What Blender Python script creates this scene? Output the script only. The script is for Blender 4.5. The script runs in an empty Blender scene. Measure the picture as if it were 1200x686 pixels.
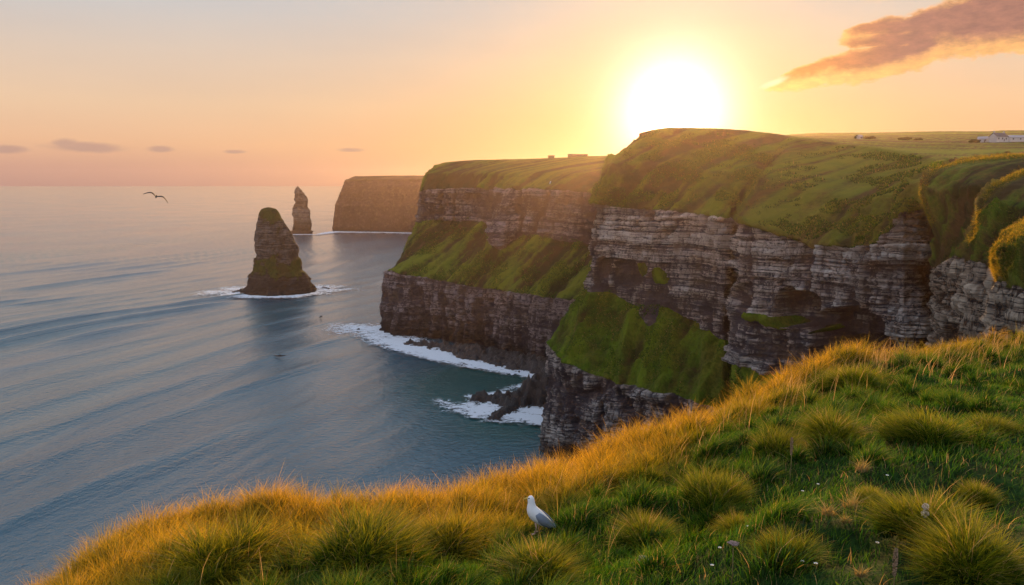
import bpy, bmesh, math, random
import numpy as np
random.seed(7)
rng = np.random.default_rng(11)
scene = bpy.context.scene
COL = scene.collection
R = math.radians

# ------------------------------------------------------------------ camera
EYE = 150.0
PITCH = math.atan(126 / 900.0)
CP, SP = math.cos(PITCH), math.sin(PITCH)

def ray(px, py):
    dx = (px - 600.0) / 900.0
    dy = (343.0 - py) / 900.0
    return dx, CP + SP * dy, -SP + CP * dy

def at(px, py, Y):
    """world point seen at photo position (px, py), Y metres in front of the camera"""
    dx, ry, rz = ray(px, py)
    k = Y / ry
    return (dx * k, Y, EYE + rz * k)

def atz(px, Y, z):
    """world point at depth Y and height z that stands in photo column px"""
    # solve dy so that rz/ry*Y = z-EYE
    q = (z - EYE) / Y
    dy = (q * CP + SP) / (CP - q * SP)
    k = Y / (CP + SP * dy)
    return ((px - 600.0) / 900.0 * k, Y, z)

def sea(px, py):
    dx, ry, rz = ray(px, py)
    k = -EYE / rz
    return (dx * k, ry * k, 0.0)

cam_d = bpy.data.cameras.new("camera")
cam_d.sensor_width = 36.0
cam_d.lens = 27.0
cam_d.clip_start = 0.1
cam_d.clip_end = 200000.0
cam = bpy.data.objects.new("camera", cam_d)
COL.objects.link(cam)
cam.location = (0, 0, EYE)
cam.rotation_euler = (math.pi / 2 - PITCH, 0, 0)
scene.camera = cam

SUN_EL, SUN_AZ = R(7.2), R(11.6)
SUN_DIR = (math.sin(SUN_AZ) * math.cos(SUN_EL), math.cos(SUN_AZ) * math.cos(SUN_EL), math.sin(SUN_EL))

# ------------------------------------------------------------------ noise
def h3(ix, iy, iz, seed):
    h = (ix.astype(np.int64) * 374761393 + iy.astype(np.int64) * 668265263
         + iz.astype(np.int64) * 2147483647 + seed * 1274126177) & 0xFFFFFFFF
    h = ((h ^ (h >> 13)) * 1274126177) & 0xFFFFFFFF
    h = ((h ^ (h >> 15)) * 2246822519) & 0xFFFFFFFF
    return ((h ^ (h >> 16)) & 0xFFFFFF) / float(0xFFFFFF)

def vnoise(x, y, z, seed=0):
    x, y, z = np.broadcast_arrays(np.asarray(x, float), np.asarray(y, float), np.asarray(z, float))
    ix, iy, iz = np.floor(x), np.floor(y), np.floor(z)
    fx, fy, fz = x - ix, y - iy, z - iz
    fx = fx * fx * (3 - 2 * fx); fy = fy * fy * (3 - 2 * fy); fz = fz * fz * (3 - 2 * fz)
    r = 0
    for a in (0, 1):
        wx = fx if a else 1 - fx
        for b in (0, 1):
            wy = fy if b else 1 - fy
            for c in (0, 1):
                wz = fz if c else 1 - fz
                r = r + wx * wy * wz * h3(ix + a, iy + b, iz + c, seed)
    return r * 2 - 1

def fbm(x, y, z, seed=0, octaves=4, gain=0.5):
    s, a, t = 0, 1.0, 0.0
    for o in range(octaves):
        f = 2.03 ** o
        s = s + a * vnoise(x * f + 17 * o, y * f - 9 * o, z * f + 5 * o, seed + o)
        t += a; a *= gain
    return s / t * 1.6

def sstep(a, b, x):
    t = np.clip((x - a) / (b - a), 0, 1)
    return t * t * (3 - 2 * t)

# ------------------------------------------------------------------ object helpers
def tag(o, label=None, cat=None, group=None, kind=None):
    if label: o["label"] = label
    if cat: o["category"] = cat
    if group: o["group"] = group
    if kind: o["kind"] = kind
    return o

def link(name, me, mat=None, parent=None):
    o = bpy.data.objects.new(name, me)
    COL.objects.link(o)
    if mat is not None and me is not None and len(me.materials) == 0:
        me.materials.append(mat)
    if parent is not None: o.parent = parent
    return o

def empty(name, loc, rz=0):
    o = bpy.data.objects.new(name, None)
    o.empty_display_size = 0.2
    COL.objects.link(o)
    o.location = loc; o.rotation_euler = (0, 0, rz)
    return o

def npmesh(name, V, quads=None, tris=None, attrs=None, smooth=True):
    me = bpy.data.meshes.new(name)
    V = np.asarray(V, np.float32)
    me.vertices.add(len(V)); me.vertices.foreach_set("co", V.ravel())
    loops, starts, n = [], [], 0
    if quads is not None and len(quads):
        quads = np.asarray(quads, np.int32); loops.append(quads.ravel())
        starts.append(np.arange(len(quads), dtype=np.int32) * 4); n += len(quads)
    off = 0 if not loops else len(loops[0])
    if tris is not None and len(tris):
        tris = np.asarray(tris, np.int32); loops.append(tris.ravel())
        starts.append(off + np.arange(len(tris), dtype=np.int32) * 3); n += len(tris)
    L = np.concatenate(loops); S = np.concatenate(starts)
    me.loops.add(len(L)); me.loops.foreach_set("vertex_index", L)
    me.polygons.add(n); me.polygons.foreach_set("loop_start", S)
    if smooth: me.polygons.foreach_set("use_smooth", np.ones(n, bool))
    for k, a in (attrs or {}).items():
        at_ = me.attributes.new(k, 'FLOAT', 'POINT')
        at_.data.foreach_set("value", np.asarray(a, np.float32).ravel())
    me.update(calc_edges=True); me.validate()
    return me

def grid_quads(nr, nc, flip=False):
    i = np.arange(nr - 1)[:, None] * nc + np.arange(nc - 1)[None, :]
    i = i.ravel()
    q = np.stack([i, i + 1, i + nc + 1, i + nc], 1)
    return q[:, ::-1] if flip else q

# ------------------------------------------------------------------ node helpers
def new_mat(name):
    m = bpy.data.materials.new(name); m.use_nodes = True
    nt = m.node_tree; nt.nodes.clear()
    return m, nt

class NT:
    def __init__(s, nt): s.nt = nt
    def n(s, t, **kw):
        nd = s.nt.nodes.new(t)
        for k, v in kw.items(): setattr(nd, k, v)
        return nd
    def l(s, a, b): s.nt.links.new(a, b)
    def put(s, sock, v):
        if isinstance(v, bpy.types.NodeSocket): s.l(v, sock)
        elif v is not None:
            if isinstance(v, (tuple, list)) and len(v) == 3 and sock.type == 'RGBA': v = (*v, 1)
            sock.default_value = v
    def m(s, op, a, b=None, c=None, clamp=False):
        nd = s.n('ShaderNodeMath', operation=op, use_clamp=clamp)
        s.put(nd.inputs[0], a); s.put(nd.inputs[1], b); s.put(nd.inputs[2], c)
        return nd.outputs[0]
    def vm(s, op, a, b=None):
        nd = s.n('ShaderNodeVectorMath', operation=op)
        s.put(nd.inputs[0], a); s.put(nd.inputs[1], b)
        return nd.outputs['Value'] if op in ('DOT_PRODUCT', 'LENGTH') else nd.outputs[0]
    def mix(s, f, a, b, blend='MIX'):
        nd = s.n('ShaderNodeMix', data_type='RGBA', blend_type=blend)
        nd.clamp_factor = True
        s.put(nd.inputs[0], f); s.put(nd.inputs[6], a); s.put(nd.inputs[7], b)
        return nd.outputs[2]
    def smooth(s, x, a, b, lo=0.0, hi=1.0):
        nd = s.n('ShaderNodeMapRange', interpolation_type='SMOOTHSTEP')
        s.put(nd.inputs[0], x); s.put(nd.inputs[1], a); s.put(nd.inputs[2], b)
        s.put(nd.inputs[3], lo); s.put(nd.inputs[4], hi)
        return nd.outputs[0]
    def attr(s, name):
        return s.n('ShaderNodeAttribute', attribute_name=name).outputs['Fac']
    def ramp(s, x, stops, interp='LINEAR'):
        nd = s.n('ShaderNodeValToRGB'); cr = nd.color_ramp; cr.interpolation = interp
        while len(cr.elements) < len(stops): cr.elements.new(0.5)
        for e, (p, c) in zip(cr.elements, stops):
            e.position = p; e.color = (*c, 1)
        s.put(nd.inputs[0], x)
        return nd.outputs[0]
    def pos(s, scale=(1, 1, 1)):
        g = s.n('ShaderNodeNewGeometry').outputs['Position']
        mp = s.n('ShaderNodeMapping'); s.l(g, mp.inputs[0]); mp.inputs['Scale'].default_value = scale
        return mp.outputs[0]
    def obj(s, scale=(1, 1, 1)):
        g = s.n('ShaderNodeTexCoord').outputs['Object']
        mp = s.n('ShaderNodeMapping'); s.l(g, mp.inputs[0]); mp.inputs['Scale'].default_value = scale
        return mp.outputs[0]
    def noise(s, vec, scale=1.0, detail=4, rough=0.55, dist=0.0):
        nd = s.n('ShaderNodeTexNoise')
        s.l(vec, nd.inputs['Vector']); nd.inputs['Scale'].default_value = scale
        nd.inputs['Detail'].default_value = detail; nd.inputs['Roughness'].default_value = rough
        nd.inputs['Distortion'].default_value = dist
        return nd.outputs['Fac']
    def bump(s, h, strength=0.5, dist=1.0, normal=None):
        nd = s.n('ShaderNodeBump'); s.put(nd.inputs['Height'], h)
        nd.inputs['Strength'].default_value = strength; nd.inputs['Distance'].default_value = dist
        if normal is not None: s.l(normal, nd.inputs['Normal'])
        return nd.outputs[0]
    def out(s, sh, vol=None):
        o = s.n('ShaderNodeOutputMaterial')
        if sh is not None: s.l(sh, o.inputs[0])
        if vol is not None: s.l(vol, o.inputs[1])

def plain_mat(name, c, rough=0.6, var=0.25, scale=6.0, bump=0.0, spec=0.3):
    m, nt = new_mat(name); g = NT(nt)
    f = g.noise(g.obj(), scale, 4)
    col = g.mix(g.smooth(f, 0.3, 0.7), tuple(v * (1 - var) for v in c), tuple(min(1, v * (1 + var)) for v in c))
    b = g.n('ShaderNodeBsdfPrincipled')
    g.l(col, b.inputs['Base Color']); b.inputs['Roughness'].default_value = rough
    b.inputs['Specular IOR Level'].default_value = spec
    if bump: g.l(g.bump(f, bump, 0.1), b.inputs['Normal'])
    g.out(b.outputs[0])
    return m

# ------------------------------------------------------------------ world
def build_world():
    w = bpy.data.worlds.new("World"); scene.world = w; w.use_nodes = True
    nt = w.node_tree; nt.nodes.clear(); g = NT(nt)
    d = g.n('ShaderNodeTexCoord').outputs['Generated']
    d = g.vm('NORMALIZE', d)
    sep = g.n('ShaderNodeSeparateXYZ'); g.l(d, sep.inputs[0])
    X, Y, Z = sep.outputs
    el = g.m('MULTIPLY', g.m('ARCSINE', Z), 57.2958)
    az = g.m('MULTIPLY', g.m('ARCTAN2', X, Y), 57.2958)
    gd_ = (math.sin(SUN_AZ) * math.cos(R(5.3)), math.cos(SUN_AZ) * math.cos(R(5.3)), math.sin(R(5.3)))
    cs = g.vm('DOT_PRODUCT', d, gd_)
    ang = g.m('MULTIPLY', g.m('ARCCOSINE', g.m('MINIMUM', cs, 0.999999)), 57.2958)
    t = g.m('DIVIDE', el, 90.0)
    base = g.ramp(t, [(0.0, (.56, .31, .27)), (0.012, (.68, .37, .29)), (0.03, (.90, .53, .33)), (0.060, (.92, .64, .43)),
                      (0.095, (.80, .64, .52)), (0.13, (.64, .62, .62)), (0.20, (.55, .63, .72)),
                      (0.40, (.46, .56, .72)), (1.0, (.26, .34, .50))])
    back = g.ramp(t, [(0.0, (.80, .88, 1.0)), (0.1, (1.18, 1.2, 1.3)), (0.25, (1.15, 1.22, 1.38)), (1.0, (.50, .60, .82))])
    base = g.mix(g.smooth(cs, -0.45, 0.55), back, base)
    # warm side glow that hugs the horizon around the sun
    azd = g.m('ABSOLUTE', g.m('SUBTRACT', az, 11.6))
    eld = g.m('SUBTRACT', el, 5.5)
    wd = g.m('SQRT', g.m('ADD', g.m('POWER', g.m('DIVIDE', azd, 22.0), 2.0), g.m('POWER', g.m('DIVIDE', eld, 11.0), 2.0)))
    glow1 = g.m('EXPONENT', g.m('MULTIPLY', g.m('POWER', wd, 1.3), -1.25))
    tgt1 = g.ramp(t, [(0.0, (1.0, .46, .10)), (0.05, (1.03, .55, .19)), (0.10, (1.0, .66, .38)), (0.2, (.86, .74, .60))])
    c = g.mix(glow1, base, tgt1)
    yel = g.m('EXPONENT', g.m('MULTIPLY', g.m('POWER', g.m('DIVIDE', ang, 6.6), 1.5), -1.0))
    c = g.mix(g.m('MULTIPLY', yel, 0.75), c, (1.05, .80, .42))
    core = g.m('EXPONENT', g.m('MULTIPLY', g.m('POWER', g.m('DIVIDE', ang, 3.1), 1.75), -1.0))
    c = g.mix(core, c, (3.0, 2.7, 2.2))
    # ---- clouds (directions in degrees of azimuth / elevation)
    cmb = g.n('ShaderNodeCombineXYZ'); g.put(cmb.inputs[0], az); g.put(cmb.inputs[1], el); cmb.inputs[2].default_value = 0
    P = cmb.outputs[0]
    mp = g.n('ShaderNodeMapping'); g.l(P, mp.inputs[0]); mp.inputs['Scale'].default_value = (0.30, 0.75, 1)
    n1 = g.noise(mp.outputs[0], 1.0, 6, 0.6)
    n2 = g.noise(mp.outputs[0], 2.7, 8, 0.68)
    wob = g.m('MULTIPLY', g.m('SUBTRACT', n1, 0.5), 1.9)
    wob = g.m('ADD', wob, g.m('MULTIPLY', g.m('SUBTRACT', n2, 0.5), 0.8))
    def blob(ca, ce, ra, re, tilt):
        x = g.m('SUBTRACT', az, ca)
        y = g.m('SUBTRACT', g.m('SUBTRACT', el, ce), g.m('MULTIPLY', x, tilt))
        q = g.m('SQRT', g.m('ADD', g.m('POWER', g.m('DIVIDE', x, ra), 2.0), g.m('POWER', g.m('DIVIDE', y, re), 2.0)))
        return g.m('SUBTRACT', 1.0, q)
    def pang(px, py):
        dx, ry, rz = ray(px, py); L = math.sqrt(dx*dx+ry*ry+rz*rz)
        return math.degrees(math.atan2(dx, ry)), math.degrees(math.asin(rz / L))
    def dens_at(shift):
        el_ = g.m('ADD', el, shift)
        cm = g.n('ShaderNodeCombineXYZ'); g.put(cm.inputs[0], az); g.put(cm.inputs[1], el_); cm.inputs[2].default_value = 0
        mq = g.n('ShaderNodeMapping'); g.l(cm.outputs[0], mq.inputs[0]); mq.inputs['Scale'].default_value = (0.34, 0.70, 1)
        a1 = g.noise(mq.outputs[0], 1.0, 4, 0.5); a2 = g.noise(mq.outputs[0], 2.2, 9, 0.66, .4)
        wb = g.m('ADD', g.m('MULTIPLY', g.m('SUBTRACT', a1, .5), 1.3), g.m('MULTIPLY', g.m('SUBTRACT', a2, .5), 1.9))
        big = None
        for (px, py, ra, re, tilt) in [(1165, 24, 7.4, 2.0, 0.13), (1085, 36, 4.8, 1.15, .06), (1030, 39, 2.6, 1.0, .1), (1225, 12, 7, 2.7, 0.05), (1022, 74, 4.6, 1.30, .14), (960, 85, 3.6, .95, .25), (1056, 67, 2.6, 1.05, .1)]:
            a_, e_ = pang(px, py)
            x = g.m('SUBTRACT', az, a_); y = g.m('SUBTRACT', g.m('SUBTRACT', el_, e_), g.m('MULTIPLY', x, tilt))
            q = g.m('SQRT', g.m('ADD', g.m('POWER', g.m('DIVIDE', x, ra), 2.0), g.m('POWER', g.m('DIVIDE', y, re), 2.0)))
            b = g.m('SUBTRACT', 1.0, q); big = b if big is None else g.m('MAXIMUM', big, b)
        return g.m('ADD', big, g.m('MULTIPLY', wb, 0.36))
    dens = dens_at(0.0)
    low_ = dens_at(-0.75)
    cover = g.smooth(dens, 0.0, 0.20)
    rim = g.m('MULTIPLY', g.smooth(dens, 0.02, 0.35), g.smooth(low_, -.10, .42))
    near = g.smooth(az, 19.0, 27.0)
    corec = g.mix(near, (.90, .33, .09), (.40, .19, .15))
    edgec = g.mix(near, (1.15, .68, .22), (1.05, .55, .20))
    cc = g.mix(rim, edgec, corec)
    cc = g.mix(1.0, cc, g.ramp(n2, [(0.32, (.80, .80, .86)), (0.68, (1.28, 1.2, 1.12))]), 'MULTIPLY')
    c = g.mix(g.m('MULTIPLY', cover, 0.96), c, cc)
    # lit tip of the cloud
    a_, e_ = pang(907, 97)
    tip = g.smooth(g.m('ADD', blob(a_, e_, 1.3, .30, .35), g.m('MULTIPLY', wob, .30)), 0.0, 0.9)
    c = g.mix(g.m('MULTIPLY', tip, .75), c, (1.12, .98, .70))
    # little streaks low on the left and a wisp on top
    lit = None
    for (px, py, ra, re) in [(97, 173, 3.2, .42), (75, 169, 1.1, .42), (8, 175, 1.5, .35), (188, 175, 1.0, .28), (410, 176, 1.3, .22), (275, 178, .9, .18)]:
        a_, e_ = pang(px, py)
        b = blob(a_, e_, ra, re, 0.0)
        lit = b if lit is None else g.m('MAXIMUM', lit, b)
    lc = g.smooth(g.m('ADD', lit, g.m('MULTIPLY', wob, 0.5)), 0.0, 0.7)
    c = g.mix(g.m('MULTIPLY', lc, 0.55), c, (.42, .27, .27))
    a_, e_ = pang(1035, -3)
    wi = g.smooth(g.m('ADD', blob(a_, e_, 1.6, .5, .0), g.m('MULTIPLY', wob, 0.5)), 0.0, 0.8)
    c = g.mix(g.m('MULTIPLY', wi, 0.5), c, (1.0, .68, .42))
    # very faint high veil so the gradient is not perfectly clean
    mp2 = g.n('ShaderNodeMapping'); g.l(P, mp2.inputs[0]); mp2.inputs['Scale'].default_value = (0.05, 0.22, 1)
    veil = g.noise(mp2.outputs[0], 1.0, 5, 0.55)
    c = g.mix(1.0, c, g.ramp(veil, [(0.3, (.96, .955, .96)), (0.7, (1.03, 1.02, 1.0))]), 'MULTIPLY')
    # below the horizon
    c = g.mix(g.smooth(el, -0.4, -2.0), c, (.10, .11, .12))
    sky = g.n('ShaderNodeTexSky', sky_type='NISHITA')
    sky.sun_disc = False; sky.sun_elevation = SUN_EL; sky.sun_rotation = SUN_AZ
    sky.altitude = 150; sky.air_density = 1.0; sky.dust_density = 1.5
    b1 = g.n('ShaderNodeBackground'); g.l(c, b1.inputs[0]); b1.inputs[1].default_value = 0.92
    b2 = g.n('ShaderNodeBackground'); g.l(sky.outputs[0], b2.inputs[0]); b2.inputs[1].default_value = 0.0015
    ad = g.n('ShaderNodeAddShader'); g.l(b1.outputs[0], ad.inputs[0]); g.l(b2.outputs[0], ad.inputs[1])
    o = g.n('ShaderNodeOutputWorld'); g.l(ad.outputs[0], o.inputs[0])
build_world()

sl = bpy.data.lights.new("sun", 'SUN'); sl.energy = 5.6; sl.angle = R(0.8); sl.color = (1.0, 0.56, 0.20)
so = bpy.data.objects.new("sun", sl); COL.objects.link(so)
from mathutils import Vector
so.rotation_euler = Vector(SUN_DIR).to_track_quat('Z', 'Y').to_euler()
so.location = (60, 200, 400)

# ------------------------------------------------------------------ cliff material
def cliff_material(name, rock_l=(.62, .57, .53), rock_d=(.080, .070, .084), grass_a=(.10, .19, .008), grass_b=(.16, .17, .018), fine=1.0):
    m, nt = new_mat(name); g = NT(nt)
    mask, tone, wet, gold = g.attr('mask'), g.attr('tone'), g.attr('wet'), g.attr('gold')
    P = g.pos()
    strata = g.noise(g.pos((.03, .03, .75 * fine)), 1.0, 6, .7, 0.35)
    streak = g.noise(g.pos((.22 * fine, .22 * fine, .03)), 1.0, 6, .7, .5)
    lines = g.noise(g.pos((.045, .045, .62 * fine)), 1.0, 5, .6, 0.5)
    seam = g.smooth(g.m('ABSOLUTE', g.m('SUBTRACT', lines, .5)), 0.0, .035, 1.0, 0.0)
    joint = g.noise(g.pos((.16 * fine, .16 * fine, .05)), 1.0, 4, .6, .6)
    seam2 = g.smooth(g.m('ABSOLUTE', g.m('SUBTRACT', joint, .5)), 0.0, .022, 1.0, 0.0)
    blot = g.noise(P, .06, 5, .6)
    grain = g.noise(P, .55 * fine, 8, .75)
    k = g.m('ADD', g.m('MULTIPLY', g.m('SUBTRACT', strata, .5), 1.3), g.m('MULTIPLY', g.m('SUBTRACT', streak, .5), 1.1))
    k = g.m('ADD', k, g.m('MULTIPLY', g.m('SUBTRACT', blot, .5), .7))
    k = g.m('ADD', k, g.m('MULTIPLY', g.m('SUBTRACT', grain, .5), .55))
    k = g.m('SUBTRACT', k, g.m('ADD', g.m('MULTIPLY', seam, .55), g.m('MULTIPLY', seam2, .38)))
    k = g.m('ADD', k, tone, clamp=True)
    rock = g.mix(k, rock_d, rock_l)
    warm = g.noise(P, .11, 3, .5)
    rock = g.mix(g.m('MULTIPLY', g.smooth(warm, .5, .75), .45), rock, (.21, .15, .10))
    lich = g.noise(P, .5 * fine, 5, .7)
    rock = g.mix(g.m('MULTIPLY', g.smooth(lich, .58, .72), .45), rock, (.065, .075, .028))
    rock = g.mix(g.m('MULTIPLY', wet, .8), rock, (.018, .016, .017))
    gn = g.noise(g.pos((.07 * fine, .07 * fine, .035 * fine)), 1.0, 8, .68, .6)
    gn2 = g.noise(g.pos((.6 * fine, .6 * fine, .35 * fine)), 1.0, 8, .8)
    grass = g.mix(g.smooth(gn, .38, .62), grass_a, grass_b)
    grass = g.mix(g.m('MULTIPLY', g.smooth(gn2, .40, .62), .70), grass, tuple(v * .38 for v in grass_a))
    hum_shade = g.attr('hum_shade')  # relief shading painted into the turf colour: dark hollows, bright ridges
    grass = g.mix(g.smooth(hum_shade, .58, .28, 0, .92), grass, g.mix(g.smooth(gn, .4, .6), (.022, .026, .008), (.060, .036, .018)))
    grass = g.mix(g.smooth(hum_shade, .55, .85, 0, .75), grass, tuple(v * m_ for v, m_ in zip(grass_a, (1.75, 1.4, 1.6))))
    grass = g.mix(g.m('MULTIPLY', gold, g.smooth(hum_shade, .15, .55, .35, 1.0)), grass, g.mix(g.smooth(gn, .40, .62), (.085, .050, .020), (.24, .20, .035)))
    jit = g.m('ADD', g.m('MULTIPLY', g.m('SUBTRACT', gn2, .5), .9), g.m('MULTIPLY', g.m('SUBTRACT', gn, .5), .5))
    mm = g.smooth(g.m('ADD', mask, jit), .40, .60)
    col = g.mix(mm, rock, grass)
    b = g.n('ShaderNodeBsdfPrincipled')
    g.l(col, b.inputs['Base Color']); g.put(b.inputs['Roughness'], .92)
    b.inputs['Specular IOR Level'].default_value = .15
    h = g.m('ADD', g.m('MULTIPLY', strata, 1.2), g.m('ADD', g.m('MULTIPLY', grain, .6), g.m('MULTIPLY', streak, .5)))
    h = g.m('ADD', g.m('MULTIPLY', h, g.m('SUBTRACT', 1.0, mm)), g.m('MULTIPLY', mm, g.m('ADD', g.m('MULTIPLY', gn2, 1.6), g.m('MULTIPLY', gn, 3.0))))
    h = g.m('SUBTRACT', h, g.m('MULTIPLY', g.m('ADD', seam, seam2), g.m('MULTIPLY', g.m('SUBTRACT', 1.0, mm), .7)))
    g.l(g.bump(h, 1.0, 2.2 / fine), b.inputs['Normal'])
    g.out(b.outputs[0])
    return m

# ------------------------------------------------------------------ loft
def interp_rows(st, w):
    """st: (nstation, nk, 3) -> columns sampled so that station i..i+1 gets w[i] columns"""
    st = np.asarray(st, float); cols = []
    for i in range(len(st) - 1):
        t = np.linspace(0, 1, w[i], endpoint=False)[:, None, None]
        cols.append(st[i] * (1 - t) + st[i + 1] * t)
    cols.append(st[-1:]); return np.concatenate(cols)

def smooth_axis(A, n, axis, keep_ends=True):
    for _ in range(n):
        B = A.copy()
        if axis == 0: B[1:-1] = (A[:-2] + 2 * A[1:-1] + A[2:]) / 4
        else: B[:, 1:-1] = (A[:, :-2] + 2 * A[:, 1:-1] + A[:, 2:]) / 4
        A = B
    return A

def layer(z, h, seed):
    q = z / h; i = np.floor(q); f = q - i
    a, b = h3(i, i * 0, i * 0, seed), h3(i + 1, i * 0, i * 0, seed)
    t = sstep(.86, 1.0, f)
    groove = np.exp(-((f - .93) / .06) ** 2)
    return (a * (1 - t) + b * t) * 2 - 1, groove

def loft(name, st, w, bands, mat, seed=1, amp=1.0, usmooth=6, extra=None, hscale=1.0, tilt=(0.0, 0.0), tonebias=0.0, weth=15, rim_sunfn=None):
    """bands: list of (nrows, grass 0..1, gold 0..1, tone offset) between consecutive key lines"""
    C = interp_rows(st, w)                       # nc, nk, 3
    C = smooth_axis(C, usmooth, 0)
    rows, mask, gold, tonb = [], [], [], []
    for k, (nr, gm, gd, tb) in enumerate(bands):
        t = np.linspace(0, 1, nr, endpoint=False)
        for tt in t:
            rows.append(C[:, k] * (1 - tt) + C[:, k + 1] * tt)
            mask.append(gm); gold.append(gd); tonb.append(tb)
    rows.append(C[:, len(bands)]); mask.append(bands[-1][1]); gold.append(bands[-1][2]); tonb.append(bands[-1][3])
    G = np.stack(rows)                           # nr, nc, 3
    mask = np.array(mask, float)[:, None] * np.ones((1, G.shape[1]))
    gold = np.array(gold, float)[:, None] * np.ones((1, G.shape[1]))
    tonb = np.array(tonb, float)[:, None] * np.ones((1, G.shape[1]))
    mask = smooth_axis(mask, 8, 0); gold = smooth_axis(gold, 20, 0); tonb = smooth_axis(tonb, 30, 0)
    # shift the boundary rows up and down so key lines are not ruler straight
    G = smooth_axis(G, 5, 0)
    S = smooth_axis(smooth_axis(G, 12, 0), 12, 1)
    du = np.gradient(S, axis=1); dv = np.gradient(S, axis=0)
    N = np.cross(du, dv); N /= (np.linalg.norm(N, axis=2, keepdims=True) + 1e-9)
    Nh = N.copy(); Nh[..., 2] *= .15; Nh /= (np.linalg.norm(Nh, axis=2, keepdims=True) + 1e-9)
    x, y, z = G[..., 0], G[..., 1], G[..., 2]
    ext = 0; msk_add = 0; tone_add = 0
    if extra is not None: ext, msk_add, tone_add = extra(G)
    if rim_sunfn is not None: gold = np.clip(gold * .25 + rim_sunfn(G), 0, 1)
    mask = np.clip(mask + msk_add, 0, 1)
    s = (x * .42 - y * .90)
    zz = z + tilt[0] * x + tilt[1] * y + fbm(x / 60, y / 60, z * 0, seed + 3, 3) * 2.0 * hscale + fbm(x / 9, y / 9, z / 9, seed + 33, 2) * .35 * hscale
    l1, g1 = layer(zz, 8.3 * hscale, seed + 10)
    l2, g2 = layer(zz + 1.3, 3.1 * hscale, seed + 11)
    l3, g3 = layer(zz + .3, 1.35 * hscale, seed + 12)
    # blocks: joints whose position changes with each bed
    bed = np.floor((zz + 1.3) / (3.1 * hscale))
    jw = 5.2 * hscale
    jb = s / jw + h3(bed, bed * 0, bed * 0, seed + 5) * 7 + fbm(x / 20, y / 20, z / 20, seed + 8, 2) * .4
    blk = h3(np.floor(jb), bed, bed * 0, seed + 6) * 2 - 1
    jf = jb - np.floor(jb); jg = np.exp(-((jf - .5) / .07) ** 2)
    bigv = fbm(x / 45 / hscale, y / 45 / hscale, z / 160 / hscale, seed, 3)
    rid = 1 - np.abs(fbm(x / 17 / hscale, y / 17 / hscale, z / 55 / hscale, seed + 21, 3)) * 2.2
    crack = np.clip(rid - .55, 0, 1) * 2
    fine = fbm(x / 3.2 / hscale, y / 3.2 / hscale, z / 3.2 / hscale, seed + 31, 4)
    bigb = h3(np.floor(s / (11 * hscale) + bigv * .5 + h3(np.floor(zz / (8.3 * hscale)), bed * 0, bed * 0, seed + 70) * 3), np.floor(zz / (8.3 * hscale)), bed * 0, seed + 71) * 2 - 1
    vert = (1 - np.abs(fbm(s / 8 / hscale, z / 70 / hscale, z * 0, seed + 72, 4)) * 2)
    vw = sstep(88, 66, z) * (hscale > .9) + .35
    bw = 1 - .45 * sstep(88, 66, z) * (hscale > .9)
    d_rock = (bigv * 4.8 + (l1 * .5 + l2 * .55 + l3 * .35) * bw + blk * 1.0 + bigb * 1.7 + fine * 1.2 + vert * 2.2 * vw - crack * 3.6 - (g1 * .8 + g2 * .8 + g3 * .5) * bw - jg * .6)
    # grass slopes: gullies that run downhill + hummocks
    sl_ = s + z * .35
    gul = 1 - np.abs(fbm(sl_ / 24 / hscale, z / 90 / hscale, z * 0, seed + 41, 3)) * 2
    gul2 = 1 - np.abs(fbm(sl_ / 9 / hscale, z / 30 / hscale, z * 0, seed + 44, 3)) * 2
    d_grass = gul * 3.4 + gul2 * 1.6 - 2.5 + fbm(x / 6 / hscale, y / 6 / hscale, z / 7 / hscale, seed + 42, 4) * 2.2 + fbm(x / 1.8 / hscale, y / 1.8 / hscale, z / 1.8 / hscale, seed + 43, 3) * .6
    flat = sstep(.75, .97, np.abs(N[..., 2]))
    d_grass = d_grass * (1 - .93 * flat) * (1.25 if hscale > .7 else 1.5)
    gmix = sstep(.3, .7, mask + fbm(x / 6 / hscale, y / 6 / hscale, z / 6 / hscale, seed + 50, 3) * .22)
    ramp_in = np.minimum(1, np.arange(G.shape[1]) / 5.0)[None, :]
    d = (d_rock * hscale * (1 - gmix) + (d_grass + .9) * hscale * gmix) * amp
    G2 = G + Nh * (d * (1 - .6 * gmix))[..., None] + np.stack([0 * d, 0 * d, (d * .6 * gmix)], 2)
    G2 = G2 + Nh * np.asarray(ext)[..., None] if np.ndim(ext) else G2
    tone = .56 + (.17 * l1 + .20 * l2 + .14 * l3) * bw + .14 * blk + .08 * bigb - .60 * crack - (.42 * g1 + .46 * g2 + .34 * g3) * bw - .32 * jg + .12 * (vert - .4) * vw + tonb + tone_add + tonebias
    wet = 1 - sstep(weth * .15, weth, z + fbm(x / 12, y / 12, z * 0, seed + 60, 3) * weth * .3)
    nr, nc = G.shape[:2]
    fl = False
    me = npmesh(name, G2.reshape(-1, 3), grid_quads(nr, nc, fl), attrs=dict(mask=gmix, tone=tone, wet=wet, gold=gold, hum_shade=np.clip(.47 + (gul * 2.2 + gul2 * 2.0 - 2.1 + fbm(x / 5 / hscale, y / 5 / hscale, z / 8 / hscale, seed + 42, 4) * .9) / 6.0 + .16 * (z < 118) * (hscale > .9) + .07 * fbm(x / 1.5 / hscale, y / 1.5 / hscale, z / 1.5 / hscale, seed + 47, 3), 0, 1) * np.where((z < 118) & (hscale == 1.0), .5, 1.0) + np.where((z < 118) & (hscale == 1.0), .33, 0.0) + .22 * flat))
    o = link(name, me, mat)
    return o, G2, N

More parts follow.
